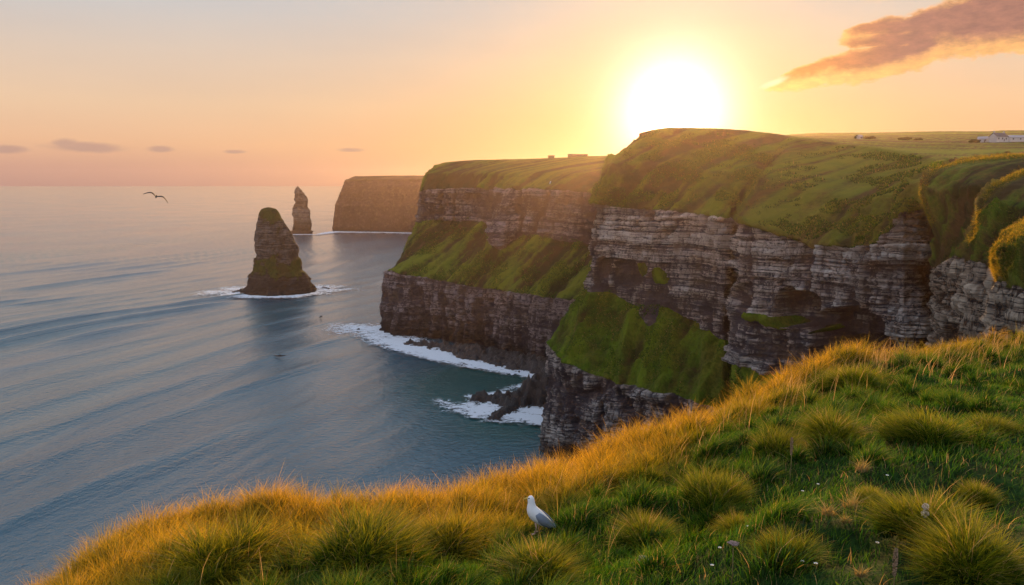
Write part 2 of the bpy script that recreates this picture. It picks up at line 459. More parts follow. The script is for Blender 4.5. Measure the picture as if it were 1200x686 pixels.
mat_cliff = cliff_material("layered_rock_and_turf")
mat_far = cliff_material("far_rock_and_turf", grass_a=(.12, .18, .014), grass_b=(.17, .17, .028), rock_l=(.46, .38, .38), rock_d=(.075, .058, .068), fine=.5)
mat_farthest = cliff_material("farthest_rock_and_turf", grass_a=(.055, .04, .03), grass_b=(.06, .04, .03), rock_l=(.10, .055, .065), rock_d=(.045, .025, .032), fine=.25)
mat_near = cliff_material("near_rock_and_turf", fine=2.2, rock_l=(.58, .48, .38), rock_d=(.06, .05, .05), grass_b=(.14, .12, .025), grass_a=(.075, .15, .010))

# ---- main headland
def SA(*k): return [np.array(v) for v in k]
def base(px, Y): return atz(px, Y, -4)
A = [
 # base            lower top         ledge top          rock top          grass mid         crest             field            far hill          behind
 SA(base(900,700), atz(903,702,60), atz(905,705,85), atz(905,706,138), atz(912,715,160), atz(925,730,184), atz(930,900,186), atz(935,1500,200), atz(940,2600,150)),
 SA(base(720,520), atz(722,522,62), atz(738,528,88), atz(740,530,139), atz(755,545,165), atz(790,590,184), atz(800,800,188), atz(810,1500,205), atz(820,2600,150)),
 SA(base(633,432), at(641,404,436), at(682,336,452), at(689,238,454), at(708,194,472), at(748,157,512), atz(790,760,188), atz(800,1500,210), atz(805,2600,150)),
 SA(base(642,412), at(655,418,418), at(692,340,444), at(697,239,446), at(722,193,468), at(764,153,506), atz(800,760,190), atz(820,1500,215), atz(825,2600,150)),
 SA(base(672,398), at(690,438,402), at(716,342,436), at(722,242,438), at(748,194,462), at(784,151,502), atz(820,760,193), atz(840,1500,220), atz(850,2600,150)),
 SA(base(715,384), at(738,452,388), at(745,358,422), at(750,245,424), at(778,196,448), at(810,151,498), atz(845,760,195), atz(870,1500,228), atz(880,2600,150)),
 SA(base(755,370), at(772,458,374), at(775,358,412), at(780,248,410), at(808,200,438), at(840,152,494), atz(870,760,196), atz(900,1500,238), atz(910,2600,150)),
 SA(base(800,356), at(805,466,360), at(818,376,392), at(822,252,390), at(850,203,420), at(875,154,490), atz(900,760,195), at(930,158,1500), atz(950,2600,150)),
 SA(base(840,346), at(842,480,350), at(848,402,374), at(850,257,372), at(880,207,402), at(905,158,482), at(940,163,760), at(960,156,1500), atz(980,2600,150)),
 SA(base(856,352), at(855,482,356), at(858,410,386), at(858,259,384), at(888,209,404), at(920,160,476), at(955,164,760), at(975,156,1500), atz(990,2600,150)),
 SA(base(862,322), at(862,470,326), at(866,432,332), at(866,262,334), at(896,212,366), at(935,163,462), at(970,164,760), at(990,156,1500), atz(1005,2600,150)),
 SA(base(895,310), at(896,480,314), at(898,440,318), at(900,272,320), at(930,220,352), at(970,168,445), at(1000,164,740), at(1020,156,1500), atz(1035,2600,150)),
 SA(base(935,296), at(936,490,300), at(938,445,303), at(940,284,306), at(970,228,336), at(1012,173,420), at(1040,165,740), at(1060,155,1500), atz(1075,2600,150)),
 SA(base(990,276), at(990,492,280), at(992,450,283), at(995,291,286), at(1018,236,312), at(1060,180,385), at(1090,166,720), at(1110,154,1500), atz(1120,2600,150)),
 SA(base(1030,264), at(1030,492,267), at(1030,450,270), at(1030,284,272), at(1046,232,294), at(1092,185,355), at(1120,167,700), at(1140,154,1500), atz(1150,2600,150)),
 SA(base(1066,254), at(1064,492,257), at(1062,450,259), at(1056,250,262), at(1066,218,272), at(1108,188,335), at(1140,168,700), at(1160,154,1500), atz(1170,2600,150)),
 SA(base(1080,252), at(1080,492,255), at(1078,450,257), at(1080,246,266), at(1088,214,270), at(1122,189,325), at(1155,168,690), at(1175,153,1500), atz(1190,2600,150)),
 SA(base(1096,350), at(1096,492,350), at(1096,450,350), at(1098,246,350), at(1106,208,350), at(1140,190,320), at(1185,168,680), at(1205,153,1500), atz(1220,2600,150)),
 SA(base(1150,300), at(1150,492,302), at(1150,450,304), at(1150,240,306), at(1156,210,308), at(1200,191,320), at(1240,168,680), at(1260,152,1500), atz(1280,2600,150)),
 SA(base(1500,280), at(1500,492,282), at(1500,450,284), at(1500,240,286), at(1506,210,290), at(1540,191,320), at(1560,168,680), at(1580,151,1500), atz(1600,2600,150)),
]
def pix(G):
    x, y, z = G[..., 0], G[..., 1], G[..., 2] - EYE
    dep = y * CP - z * SP; up = y * SP + z * CP
    return 600 + 900 * x / dep, 343 - 900 * up / dep

def extraA(G):
    px, py = pix(G)
    wob = fbm(px / 14, py / 14, px * 0, 91, 3)
    ext = np.zeros(px.shape); ma = np.zeros(px.shape); ta = np.zeros(px.shape)
    def ell(cx, cy, rx, ry, p=2): return (np.abs((px - cx) / rx) ** p + np.abs((py - cy) / ry) ** p)
    vis = G[..., 1] < 470
    # two sea-cave like overhangs, arched on top, their shade darkened into the tone
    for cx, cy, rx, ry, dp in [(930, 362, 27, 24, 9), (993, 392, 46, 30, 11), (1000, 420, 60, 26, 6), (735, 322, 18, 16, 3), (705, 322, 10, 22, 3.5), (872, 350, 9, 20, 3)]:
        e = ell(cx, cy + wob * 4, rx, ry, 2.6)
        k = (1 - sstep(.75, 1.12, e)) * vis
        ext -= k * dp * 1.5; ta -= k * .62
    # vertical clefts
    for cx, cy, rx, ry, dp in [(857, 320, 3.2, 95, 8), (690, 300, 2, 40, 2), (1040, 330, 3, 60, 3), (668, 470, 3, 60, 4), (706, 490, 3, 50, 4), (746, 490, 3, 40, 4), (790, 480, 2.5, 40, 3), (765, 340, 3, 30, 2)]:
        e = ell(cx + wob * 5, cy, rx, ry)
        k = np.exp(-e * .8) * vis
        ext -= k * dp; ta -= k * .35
    # hanging buttress toe
    e = ell(762, 358, 11, 22); k = np.exp(-e) * vis; ext += k * 5; ma -= k * 1.2
    e = ell(700, 348, 10, 10); k = np.exp(-e) * vis; ma -= k * .4
    # small green shelves on the rock
    for cx, cy, rx, ry in [(884, 372, 13, 6), (908, 378, 15, 6), (752, 316, 9, 9), (775, 324, 13, 10), (945, 384, 10, 4), (676, 318, 6, 8), (877, 452, 16, 22), (905, 462, 18, 14)]:
        e = ell(cx, cy, rx, ry)
        k = np.exp(-e ** 1.5) * vis
        ma += k * 1.1; ext += k * 2.2
    # mauve smooth face in the middle of the wall / pale beds on top
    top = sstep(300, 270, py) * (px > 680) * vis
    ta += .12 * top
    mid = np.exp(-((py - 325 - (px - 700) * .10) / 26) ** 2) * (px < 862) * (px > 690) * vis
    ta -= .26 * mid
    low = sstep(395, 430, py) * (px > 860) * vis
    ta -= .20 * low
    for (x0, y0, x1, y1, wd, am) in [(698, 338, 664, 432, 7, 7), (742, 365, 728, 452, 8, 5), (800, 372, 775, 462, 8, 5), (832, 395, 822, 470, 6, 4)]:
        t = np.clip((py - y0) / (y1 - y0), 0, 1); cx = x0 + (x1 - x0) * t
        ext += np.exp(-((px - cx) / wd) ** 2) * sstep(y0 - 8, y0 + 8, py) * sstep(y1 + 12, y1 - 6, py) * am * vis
    # the chasm at the right end of the wall, its shade painted black
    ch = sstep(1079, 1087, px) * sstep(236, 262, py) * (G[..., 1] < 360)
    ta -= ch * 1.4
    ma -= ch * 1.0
    ta -= .22 * np.exp(-((px - 1055) / 28) ** 2 - ((py - 258) / 20) ** 2)  # recess below the turf, its shade darkened into the tone
    return ext, ma, ta
wA = [40, 60, 22, 40, 60, 60, 60, 70, 50, 14, 18, 60, 70, 90, 60, 46, 24, 40, 30, 20]
bandsA = [(150, 0, 0, -.12), (110, 1, .0, 0), (190, 0, 0, 0.06), (100, .93, .40, 0), (110, .95, .25, 0), (50, 1, .0, 0), (50, 1, .05, 0), (6, 1, 0, 0)]
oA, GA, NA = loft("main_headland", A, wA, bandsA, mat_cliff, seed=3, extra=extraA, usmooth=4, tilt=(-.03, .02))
tag(oA, "tall layered grey cliff with green grass ledge and turf top, sun rising over it", "cliff", kind="structure")

# ---- second headland
B = [
 SA(base(640,1150), atz(642,1155,62), atz(650,1180,120), atz(652,1182,150), atz(660,1200,165), atz(680,1240,175), atz(700,1500,178), atz(720,3000,120)),
 SA(base(500,900), atz(503,904,62), atz(525,930,116), atz(528,932,150), atz(538,950,163), atz(560,990,172), atz(600,1400,176), atz(620,3000,120)),
 SA(base(452,800), at(458,318,806), at(489,262,862), at(491,226,864), at(497,210,876), at(512,194,900), at(570,190,1100), atz(600,3000,120)),
 SA(base(450,775), at(456,318,780), at(495,260,848), at(494,223,850), at(502,205,865), at(520,191,900), at(580,189,1100), atz(620,3000,120)),
 SA(base(466,752), at(472,322,758), at(512,257,840), at(512,221,842), at(520,204,860), at(545,189,900), at(600,188,1100), atz(640,3000,120)),
 SA(base(505,745), at(508,327,744), at(545,256,820), at(545,220,822), at(552,203,842), at(580,188,890), at(630,187,1100), atz(670,3000,120)),
 SA(base(548,708), at(550,335,706), at(574,262,786), at(575,221,790), at(582,203,812), at(610,188,880), at(655,186,1100), atz(700,3000,120)),
 SA(base(570,690), at(572,338,688), at(584,288,730), at(590,221,770), at(596,203,800), at(625,187,878), at(665,186,1100), atz(715,3000,120)),
 SA(base(590,672), at(592,341,670), at(612,276,744), at(614,222,750), at(622,203,785), at(650,186,872), at(690,185,1100), atz(740,3000,120)),
 SA(base(630,634), at(632,347,634), at(652,280,706), at(655,223,715), at(662,203,755), at(690,184,862), at(730,183,1100), atz(780,3000,120)),
 SA(base(690,580), at(692,355,586), at(705,286,660), at(708,226,670), at(716,205,720), at(745,184,850), at(790,183,1100), atz(850,3000,120)),
 SA(base(800,560), at(802,360,566), at(815,290,640), at(818,230,650), at(826,207,700), at(860,186,830), at(900,184,1100), atz(960,3000,120)),
]
def extraB(G):
    px, py = pix(G)
    wob = fbm(px / 14, py / 14, px * 0, 92, 3)
    e = ((px - 586) / 10) ** 2 + ((py - 275) / 18) ** 2
    k = np.exp(-e ** 1.5)
    low = sstep(370, 400, py) * 1.0
    return k * 8, -k * 1.0, .15 * k - .1 * low - .12
wB = [20, 40, 10, 22, 50, 60, 40, 26, 60, 80, 50]
bandsB = [(110, 0, 0, -.05), (80, 1, .0, 0), (60, 0, 0, 0), (24, .9, .1, 0), (24, 1, .1, 0), (20, 1, 0, 0), (6, 1, 0, 0)]
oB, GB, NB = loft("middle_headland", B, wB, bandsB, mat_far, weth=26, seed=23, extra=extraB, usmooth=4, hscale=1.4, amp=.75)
tag(oB, "hazy middle headland with two cliff tiers and a green slope between them", "cliff", kind="structure")

# ---- far headland
Cst = [
 SA(base(500,3600), atz(500,3605,60), atz(505,3610,150), atz(510,3630,176), atz(520,3700,184), atz(560,5200,150)),
 SA(base(395,2900), atz(396,2905,60), atz(404,2915,150), atz(408,2920,172), atz(418,2960,186), atz(500,5200,150)),
 SA(base(390,2580), at(393,240,2584), at(401,220,2598), at(404,212,2610), at(416,207,2660), atz(500,5200,150)),
 SA(base(402,2560), at(403,241,2564), at(410,219,2578), at(413,211,2590), at(432,206,2660), atz(520,5200,150)),
 SA(base(440,2530), at(440,241,2534), at(445,219,2550), at(448,210,2570), at(462,205.5,2660), atz(540,5200,150)),
 SA(base(500,2470), at(500,241,2474), at(504,219,2490), at(507,210,2510), at(520,205.5,2600), atz(600,5200,150)),
 SA(base(620,2380), at(620,241,2384), at(622,219,2400), at(625,210,2420), at(640,205,2500), atz(700,5200,150)),
]
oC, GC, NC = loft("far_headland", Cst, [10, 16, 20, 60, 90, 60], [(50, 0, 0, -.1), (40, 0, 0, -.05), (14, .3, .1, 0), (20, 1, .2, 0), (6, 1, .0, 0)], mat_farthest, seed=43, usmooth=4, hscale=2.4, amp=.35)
tag(oC, "farthest flat-topped headland fading into the orange haze", "cliff", kind="structure")

# ---- near spurs on the right (one after the other towards the viewer)
RIMS = {"outer_spur": [(1215, 181), (1165, 184), (1128, 188), (1100, 196), (1087, 206), (1080, 226), (1086, 245), (1094, 262)],
        "middle_spur": [(1230, 196), (1200, 201), (1180, 210), (1163, 220), (1150, 236), (1147, 255), (1140, 280), (1133, 300)],
        "inner_spur": [(1260, 246), (1215, 254), (1190, 266), (1170, 277), (1158, 291), (1159, 308), (1163, 325)]}
def rim_dist(G, line):
    px, py = pix(G); d = np.full(px.shape, 1e9)
    for (x0, y0), (x1, y1) in zip(line[:-1], line[1:]):
        t = np.clip(((px - x0) * (x1 - x0) + (py - y0) * (y1 - y0)) / ((x1 - x0) ** 2 + (y1 - y0) ** 2), 0, 1)
        d = np.minimum(d, np.hypot(px - x0 - t * (x1 - x0), py - y0 - t * (y1 - y0)))
    return d
def spur(name, st, w, bands, seed, hs, label, amp=1.5):
    wd = 14 if name == "inner_spur" else 5
    o, G, N = loft(name, st, w, bands, mat_near, seed=seed, hscale=hs, usmooth=5, amp=amp, rim_sunfn=lambda G: 1.4 * np.exp(-(rim_dist(G, RIMS[name]) / wd) ** 2))  # low sun on the rims painted in as gold colour
    tag(o, label, "cliff", kind="structure")
    return o, G, N
s1 = [
 SA(base(1180,330), atz(1180,330,110), atz(1182,330,140), atz(1180,332,150), atz(1186,334,158), atz(1210,340,164), atz(1260,400,172)),
 SA(base(1104,224), at(1104,316,226), at(1104,288,228), at(1085,232,230), at(1092,208,238), at(1124,190,262), at(1180,182,420)),
 SA(base(1092,206), at(1091,312,206), at(1098,284,208), at(1080,227,212), at(1087,205,222), at(1128,188,250), at(1200,181,400)),
 SA(base(1104,196), at(1104,308,196), at(1108,278,200), at(1100,225,208), at(1108,201,220), at(1142,187,245), at(1220,180,380)),
 SA(base(1135,186), at(1135,306,186), at(1136,275,190), at(1135,220,200), at(1142,197,215), at(1165,187,240), at(1250,180,360)),
 SA(base(1190,176), at(1190,312,176), at(1190,275,182), at(1192,215,195), at(1196,195,210), at(1210,184,235), at(1300,178,350)),
 SA(base(1400,160), at(1400,350,160), at(1400,275,168), at(1400,215,180), at(1402,195,195), at(1404,184,220), at(1450,178,340)),
]
spB = [(170, 0, 0, .0), (60, .78, .0, 0), (90, .85, .0, 0), (40, 1, .5, 0), (40, 1, .6, 0), (30, 1, .1, 0)]
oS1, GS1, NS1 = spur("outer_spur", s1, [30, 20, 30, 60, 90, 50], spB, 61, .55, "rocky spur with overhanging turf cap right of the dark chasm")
s2 = [
 SA(base(1240,190), atz(1240,190,118), atz(1240,190,136), atz(1236,190,148), atz(1244,192,154), atz(1270,200,157), atz(1320,240,160)),
 SA(base(1140,140), at(1144,308,140), at(1144,292,142), at(1151,250,144), at(1166,222,150), at(1192,204,158), at(1300,196,215)),
 SA(base(1130,128), at(1130,306,128), at(1137,288,131), at(1147,243,135), at(1163,219,142), at(1196,202,153), at(1310,194,205)),
 SA(base(1146,121), at(1146,304,121), at(1152,288,125), at(1168,243,131), at(1180,219,138), at(1206,202,149), at(1320,194,200)),
 SA(base(1170,113), at(1168,312,113), at(1184,296,118), at(1196,244,126), at(1202,219,134), at(1230,200,145), at(1340,192,195)),
 SA(base(1400,100), at(1400,340,100), at(1400,290,106), at(1400,240,114), at(1402,218,120), at(1410,200,132), at(1460,192,180)),
]
oS2, GS2, NS2 = spur("middle_spur", s2, [30, 16, 40, 90, 60], [(170, 0, 0, .05), (60, .7, .0, 0), (70, .85, .1, 0), (40, 1, .7, 0), (40, 1, .8, 0), (30, 1, .1, 0)], 67, .36, "grassy spur with rim painted sunlit gold between its two neighbours at right edge")
s3 = [
 SA(base(1290,130), atz(1290,130,124), atz(1290,130,132), atz(1284,130,140), atz(1290,132,144), atz(1320,140,146), atz(1380,170,148)),
 SA(base(1172,90), at(1170,328,90), at(1162,310,91), at(1160,292,92), at(1172,278,95), at(1200,262,102), at(1330,250,140)),
 SA(base(1166,84), at(1166,326,84), at(1160,310,85), at(1157,290,86), at(1170,276,90), at(1202,258,98), at(1340,246,135)),
 SA(base(1180,79), at(1180,330,79), at(1178,318,80), at(1176,292,82), at(1186,276,86), at(1212,258,95), at(1350,246,130)),
 SA(base(1215,74), at(1215,338,74), at(1215,322,76), at(1212,294,78), at(1216,276,82), at(1240,256,91), at(1370,244,125)),
 SA(base(1400,66), at(1400,370,66), at(1400,330,68), at(1400,300,70), at(1402,276,75), at(1410,256,84), at(1460,244,115)),
]
oS3, GS3, NS3 = spur("inner_spur", s3, [24, 16, 40, 90, 60], [(200, 0, 0, .1), (60, .85, .5, 0), (50, 1, .8, 0), (40, 1, .9, 0), (40, 1, .8, 0), (30, 1, .5, 0)], 71, .24, "nearest spur at right edge with turf painted sunlit orange over pale rock")

# ------------------------------------------------------------------ sea stacks
mat_stack = cliff_material("stack_rock_and_turf", rock_l=(.21, .19, .18), rock_d=(.028, .027, .029), grass_a=(.07, .10, .013), grass_b=(.06, .06, .02), fine=.6)
def stack(name, rows, Y, mat, seed, hs, label, grassbands, ratio=.8):
    """rows: (py, left px, right px) from the waterline up"""
    rows = np.array(rows, float)
    n = 170; nc = 220
    py = np.linspace(rows[0, 0], rows[-1, 0], n)
    L = np.interp(-py, -rows[:, 0], rows[:, 1]); Rr = np.interp(-py, -rows[:, 0], rows[:, 2])
    th = np.linspace(0, 2 * np.pi, nc, endpoint=False)
    G = np.zeros((n, nc, 3))
    cref = at((rows[0, 1] + rows[0, 2]) / 2, rows[0, 0], Y)
    rad = np.zeros(n)
    for i in range(n):
        a = np.array(at(L[i], py[i], Y)); b = np.array(at(Rr[i], py[i], Y))
        c = (a + b) / 2; r = (b[0] - a[0]) / 2; rad[i] = r
        G[i, :, 0] = c[0] + r * np.cos(th); G[i, :, 1] = Y + r * ratio * np.sin(th); G[i, :, 2] = c[2]
    G[:, :, 2] = np.where(np.arange(n)[:, None] == 0, -4, G[:, :, 2])
    x, y, z = G[..., 0], G[..., 1], G[..., 2]
    N = np.zeros_like(G); N[..., 0] = np.cos(th); N[..., 1] = np.sin(th)
    zz = z + fbm(x / 50, y / 50, z * 0, seed, 2) * 2
    l1, g1 = layer(zz, 7 * hs, seed + 1); l2, g2 = layer(zz, 3 * hs, seed + 2)
    fine = fbm(x / 5 / hs, y / 5 / hs, z / 5 / hs, seed + 3, 4); bg = fbm(x / 18 / hs, y / 18 / hs, z / 40 / hs, seed + 4, 3)
    frac = np.clip(rad / max(rad), .25, 1)[:, None]
    mask = np.zeros((n, nc))
    for (p0, p1, v) in grassbands:
        pw = py[:, None] + fbm(x / 14, y / 14, z / 14, seed + 8, 3) * 7 + (p0 == 262) * (x - x.mean()) * -.12
        mask = mask + (sstep(p0 + 4, p0 - 5, pw) * sstep(p1 - 4, p1 + 4, pw)) * v
    mask = np.clip(mask + fbm(x / 7, y / 7, z / 7, seed + 7, 4) * .4 * (mask > .05), 0, 1)
    rockw = 1 - mask
    d = ((bg * 2.6 + l1 * 1.0 + l2 * .6 - g1 * .8 - g2 * .6) * rockw + fine * 1.9 - np.clip(1 - np.abs(bg) * 3, 0, 1) * 1.5 * rockw) * hs * frac * 1.5
    G += N * d[..., None]
    tone = .5 + .22 * l1 + .2 * l2 - .4 * g1 - .35 * g2
    wet = 1 - sstep(6, 48, z + fine * 6)
    V = G.reshape(-1, 3)
    i = np.arange(n - 1)[:, None] * nc + np.arange(nc)[None, :]
    j = np.arange(n - 1)[:, None] * nc + (np.arange(nc)[None, :] + 1) % nc
    Q = np.stack([i.ravel(), j.ravel(), (j + nc).ravel(), (i + nc).ravel()], 1)
    top = G[-1].mean(0); V = np.vstack([V, top[None] + [0, 0, 1.0 * hs]])
    k = (n - 1) * nc + np.arange(nc); k2 = (n - 1) * nc + (np.arange(nc) + 1) % nc
    T = np.stack([k, k2, np.full(nc, n * nc)], 1)
    ap = lambda a, v: np.append(a.ravel(), v)
    # origin at foot
    V = V - np.array([cref[0], Y, 0])
    me = npmesh(name, V, Q, T, attrs=dict(mask=ap(mask, mask[-1].mean()), tone=ap(tone, .5), wet=ap(wet, 0), gold=np.zeros(len(V)), hum_shade=np.full(len(V), .5)))
    o = link(name, me, mat); o.location = (cref[0], Y, 0)
    tag(o, label, "sea stack")
    return o
Ys1 = sea(323, 343)[1]
stack("sea_stack", [(346, 276, 371), (342, 281, 371), (339, 287, 369), (335, 290, 368), (328, 292, 363), (321, 294, 359), (317, 297, 354), (310, 298, 353), (303, 298, 352), (301.5, 301, 350), (296, 300, 350), (290, 299, 349), (280, 299.5, 344), (272, 299.5, 340), (262, 300.5, 334), (254, 303, 329), (248, 305, 326), (245, 307, 323), (243.8, 310, 319)],
      Ys1, mat_stack, 5, 1.0, "large conical sea stack with green cap ringed by white foam", [(262, 240, .8), (322, 301, .75), (298, 262, .22)])
Ys2 = sea(353, 274)[1]
stack("sea_stack", [(277, 341, 367), (268, 342, 366), (262, 343, 364), (256, 344, 361), (250, 343, 361), (243, 343, 360), (236, 345, 360), (230, 344, 358), (224, 345, 354), (220, 347, 351), (218, 348.3, 349.8)],
      Ys2, mat_stack, 15, 1.6, "slender distant sea stack beside the farthest headland", [])

# ------------------------------------------------------------------ shore rocks
mat_wet, nt = new_mat("wet_black_rock"); g = NT(nt)
f = g.noise(g.pos(), .5, 6, .7); b = g.n('ShaderNodeBsdfPrincipled')
g.l(g.mix(f, (.008, .007, .008), (.032, .026, .026)), b.inputs['Base Color'])
g.l(g.smooth(f, .3, .7, .35, .8), b.inputs['Roughness']); g.l(g.bump(f, .9, 2.0), b.inputs['Normal']); g.out(b.outputs[0])

def reef(name, spine, label, cat="rock", seed=0, res=1.2, group=None):
    """spine: (px, py, half width m, height m) points on the waterline; heap of rock around a polyline"""
    P = [(*sea(p[0], p[1])[:2], p[2], p[3]) for p in spine]
    if len(P) == 1: P.append((P[0][0] + .3, P[0][1] + .3, P[0][2], P[0][3]))
    P = np.array(P)
    c = P[:, :2].mean(0); pad = P[:, 2].max() * 1.5 + 2
    res = min(res, P[:, 2].min() / 5)
    xs = np.arange(P[:, 0].min() - pad, P[:, 0].max() + pad, res); ys = np.arange(P[:, 1].min() - pad, P[:, 1].max() + pad, res)
    X, Y = np.meshgrid(xs, ys)
    H = np.full(X.shape, -9.0)
    for a, b in zip(P[:-1], P[1:]):
        ab = b[:2] - a[:2]; L2 = (ab ** 2).sum() + 1e-6
        t = np.clip(((X - a[0]) * ab[0] + (Y - a[1]) * ab[1]) / L2, 0, 1)
        d = np.hypot(X - a[0] - t * ab[0], Y - a[1] - t * ab[1])
        w = a[2] * (1 - t) + b[2] * t; h = a[3] * (1 - t) + b[3] * t
        q = d / w
        H = np.maximum(H, h * (1 - q ** 1.5))
    sc = P[:, 2].mean()
    H = H + (fbm(X / sc * 1.3, Y / sc * 1.3, X * 0, seed, 5, .65) * .7 - np.abs(fbm(X / sc * 3, Y / sc * 2, X * 0, seed + 4, 4)) * .9 + .25) * P[:, 3].mean() * .8 + fbm(X / 3, Y / 3, X * 0, seed + 9, 3) * .9
    H = np.maximum(H, -2.0)
    V = np.stack([X - c[0], Y - c[1], H], 2)
    q = grid_quads(*X.shape)
    keep = (H.ravel()[q] > -1.9).any(1)
    q = q[keep]
    used = np.unique(q); idx = np.zeros(X.size, int); idx[used] = np.arange(len(used))
    me = npmesh(name, V.reshape(-1, 3)[used], idx[q])
    o = link(name, me, mat_wet); o.location = (c[0], c[1], 0)
    tag(o, label, cat, group)
    return o
reef("rock_reef", [(655, 462, 22, 26), (635, 468, 20, 21), (612, 474, 15, 10), (585, 471, 9, 6), (566, 469, 6, 3.5)], "jagged black rock reef reaching into the surf below the main cliff", "reef", 1)
reef("rock_reef", [(602, 481, 5, 4), (586, 488, 6, 4.5), (578, 493, 4, 2.5)], "small black reef finger on the near side of the surf", "reef", 5, .8)
reef("shore_platform", [(486, 404, 7, 3), (505, 407, 13, 6), (550, 416, 18, 8), (590, 424, 20, 9), (640, 433, 22, 11), (700, 440, 20, 10)], "long low black rock shelf along foot of the middle headland", "rock shelf", 8)
gr = "small rocks in the foam"
reef("sea_rock", [(296, 339, 8, 5), (279, 343, 7, 3), (274, 344, 3, 1.5)], "low black rock at left foot of the large sea stack", "rock", 12, .8)
reef("sea_rock", [(378, 338, 4, 2.2), (386, 340, 3.5, 1.5)], "flat black rock in foam right of the large sea stack", "rock", 14, .8)
reef("sea_rock", [(420, 388, 3.2, 2.2)], "black rock in foam left of middle headland, the bigger of two there", "rock", 16, .4)
reef("sea_rock", [(435, 384, 2.2, 1.4)], "smaller black rock in foam close to middle headland corner", "rock", 18, .4)
reef("sea_rock", [(555, 468, 2.2, 1.8)], "small black rock off the tip of the jagged reef", "rock", 20, .4)
reef("sea_rock", [(555, 484, 1.5, .9)], "tiny dark rock alone in the lower surf patch", "rock", 24, .3)
reef("sea_rock", [(541, 428, 3, 1.6), (548, 430, 3, 1.6)], "dark rock awash in surf off the long black shelf", "rock", 26, .4)

# ------------------------------------------------------------------ sea
def sea_mat():
    m, nt = new_mat("sea_water"); g = NT(nt)
    P = g.n('ShaderNodeNewGeometry').outputs['Position']
    n1 = g.noise(g.pos((.10, .085, 1)), 1, 2, .5, .0)
    n2 = g.noise(g.pos((.28, .30, 1)), 1, 3, .6, .0)
    n3 = g.noise(g.pos((1.1, .9, 1)), 1, 3, .6)
    big = g.noise(g.pos((.004, .004, 1)), 1, 3, .5)
    b = g.n('ShaderNodeBsdfPrincipled')
    teal = g.attr('teal')
    col = g.mix(g.smooth(big, .35, .65), (.018, .080, .120), (.024, .095, .135))
    col = g.mix(teal, col, (.004, .075, .075))
    g.l(col, b.inputs['Base Color'])
    g.put(b.inputs['Roughness'], g.smooth(big, .3, .7, .10, .17)); b.inputs['IOR'].default_value = 1.62
    b.inputs['Specular IOR Level'].default_value = .5
    # patches of calmer water
    amp = g.smooth(g.noise(g.pos((.012, .004, 1)), 1, 3, .5), .3, .7, .65, 1.15)
    h = g.m('ADD', g.m('MULTIPLY', n1, .9), g.m('ADD', g.m('MULTIPLY', n2, 1.3), g.m('MULTIPLY', n3, .42)))
    h = g.m('MULTIPLY', h, amp)
    g.l(g.bump(h, 1.0, .62), b.inputs['Normal'])
    g.out(b.outputs[0])
    return m
def build_sea():
    ys = np.concatenate([np.linspace(-400, 150, 40, endpoint=False), 150 * np.exp(np.linspace(0, math.log(1500 / 150), 620, endpoint=False)), 1500 * np.exp(np.linspace(0, math.log(90000 / 1500), 260))])
    us = np.concatenate([np.linspace(-6, -.85, 60, endpoint=False), np.linspace(-.85, .35, 620, endpoint=False), np.linspace(.35, 6, 60)])
    Yg, U = np.meshgrid(ys, us, indexing='ij')
    X = U * np.maximum(np.abs(Yg), 260) ; Y = Yg
    fade = 1 / (1 + (np.hypot(X, Y) / 1500) ** 2)
    # long swell: crests run away from the viewer, bending round the shore
    ph = (X - .42 * Y) / 58 + fbm(X / 330, Y / 420, X * 0, 5, 2) * .9
    env = .26 + .74 * sstep(-.15, .55, fbm((X - .42 * Y) / 90, (Y + .42 * X) / 300, X * 0, 9, 2)) 
    left = sstep(40, -260, X)
    sw = np.sin(2 * np.pi * ph)
    sw = np.sign(sw) * np.abs(sw) ** 1.0
    crest = (np.exp(1.2 * sw) - 1.27) * .55
    ph2 = (X - .25 * Y) / 21 + fbm(X / 120, Y / 160, X * 0, 15, 2) * .9
    Z = fade * (crest * 3.8 * env * (.25 + .75 * left) + np.sin(2 * np.pi * ph2) * .16)
    teal = np.zeros(X.shape)
    for (px, py, r) in [(610, 455, 70), (560, 450, 50), (625, 445, 60), (600, 500, 40)]:
        c = sea(px, py); teal += np.exp(-(((X - c[0]) ** 2 + (Y - c[1]) ** 2) / r ** 2))
    nr, nc = X.shape
    me = npmesh("sea", np.stack([X, Y, Z], 2).reshape(-1, 3), grid_quads(nr, nc), attrs=dict(teal=np.clip(teal, 0, 1)))
    # make faces look up
    o = link("sea", me, sea_mat())
    tag(o, "rippled blue grey sea catching pink and gold sky light", "sea", kind="structure")
build_sea()

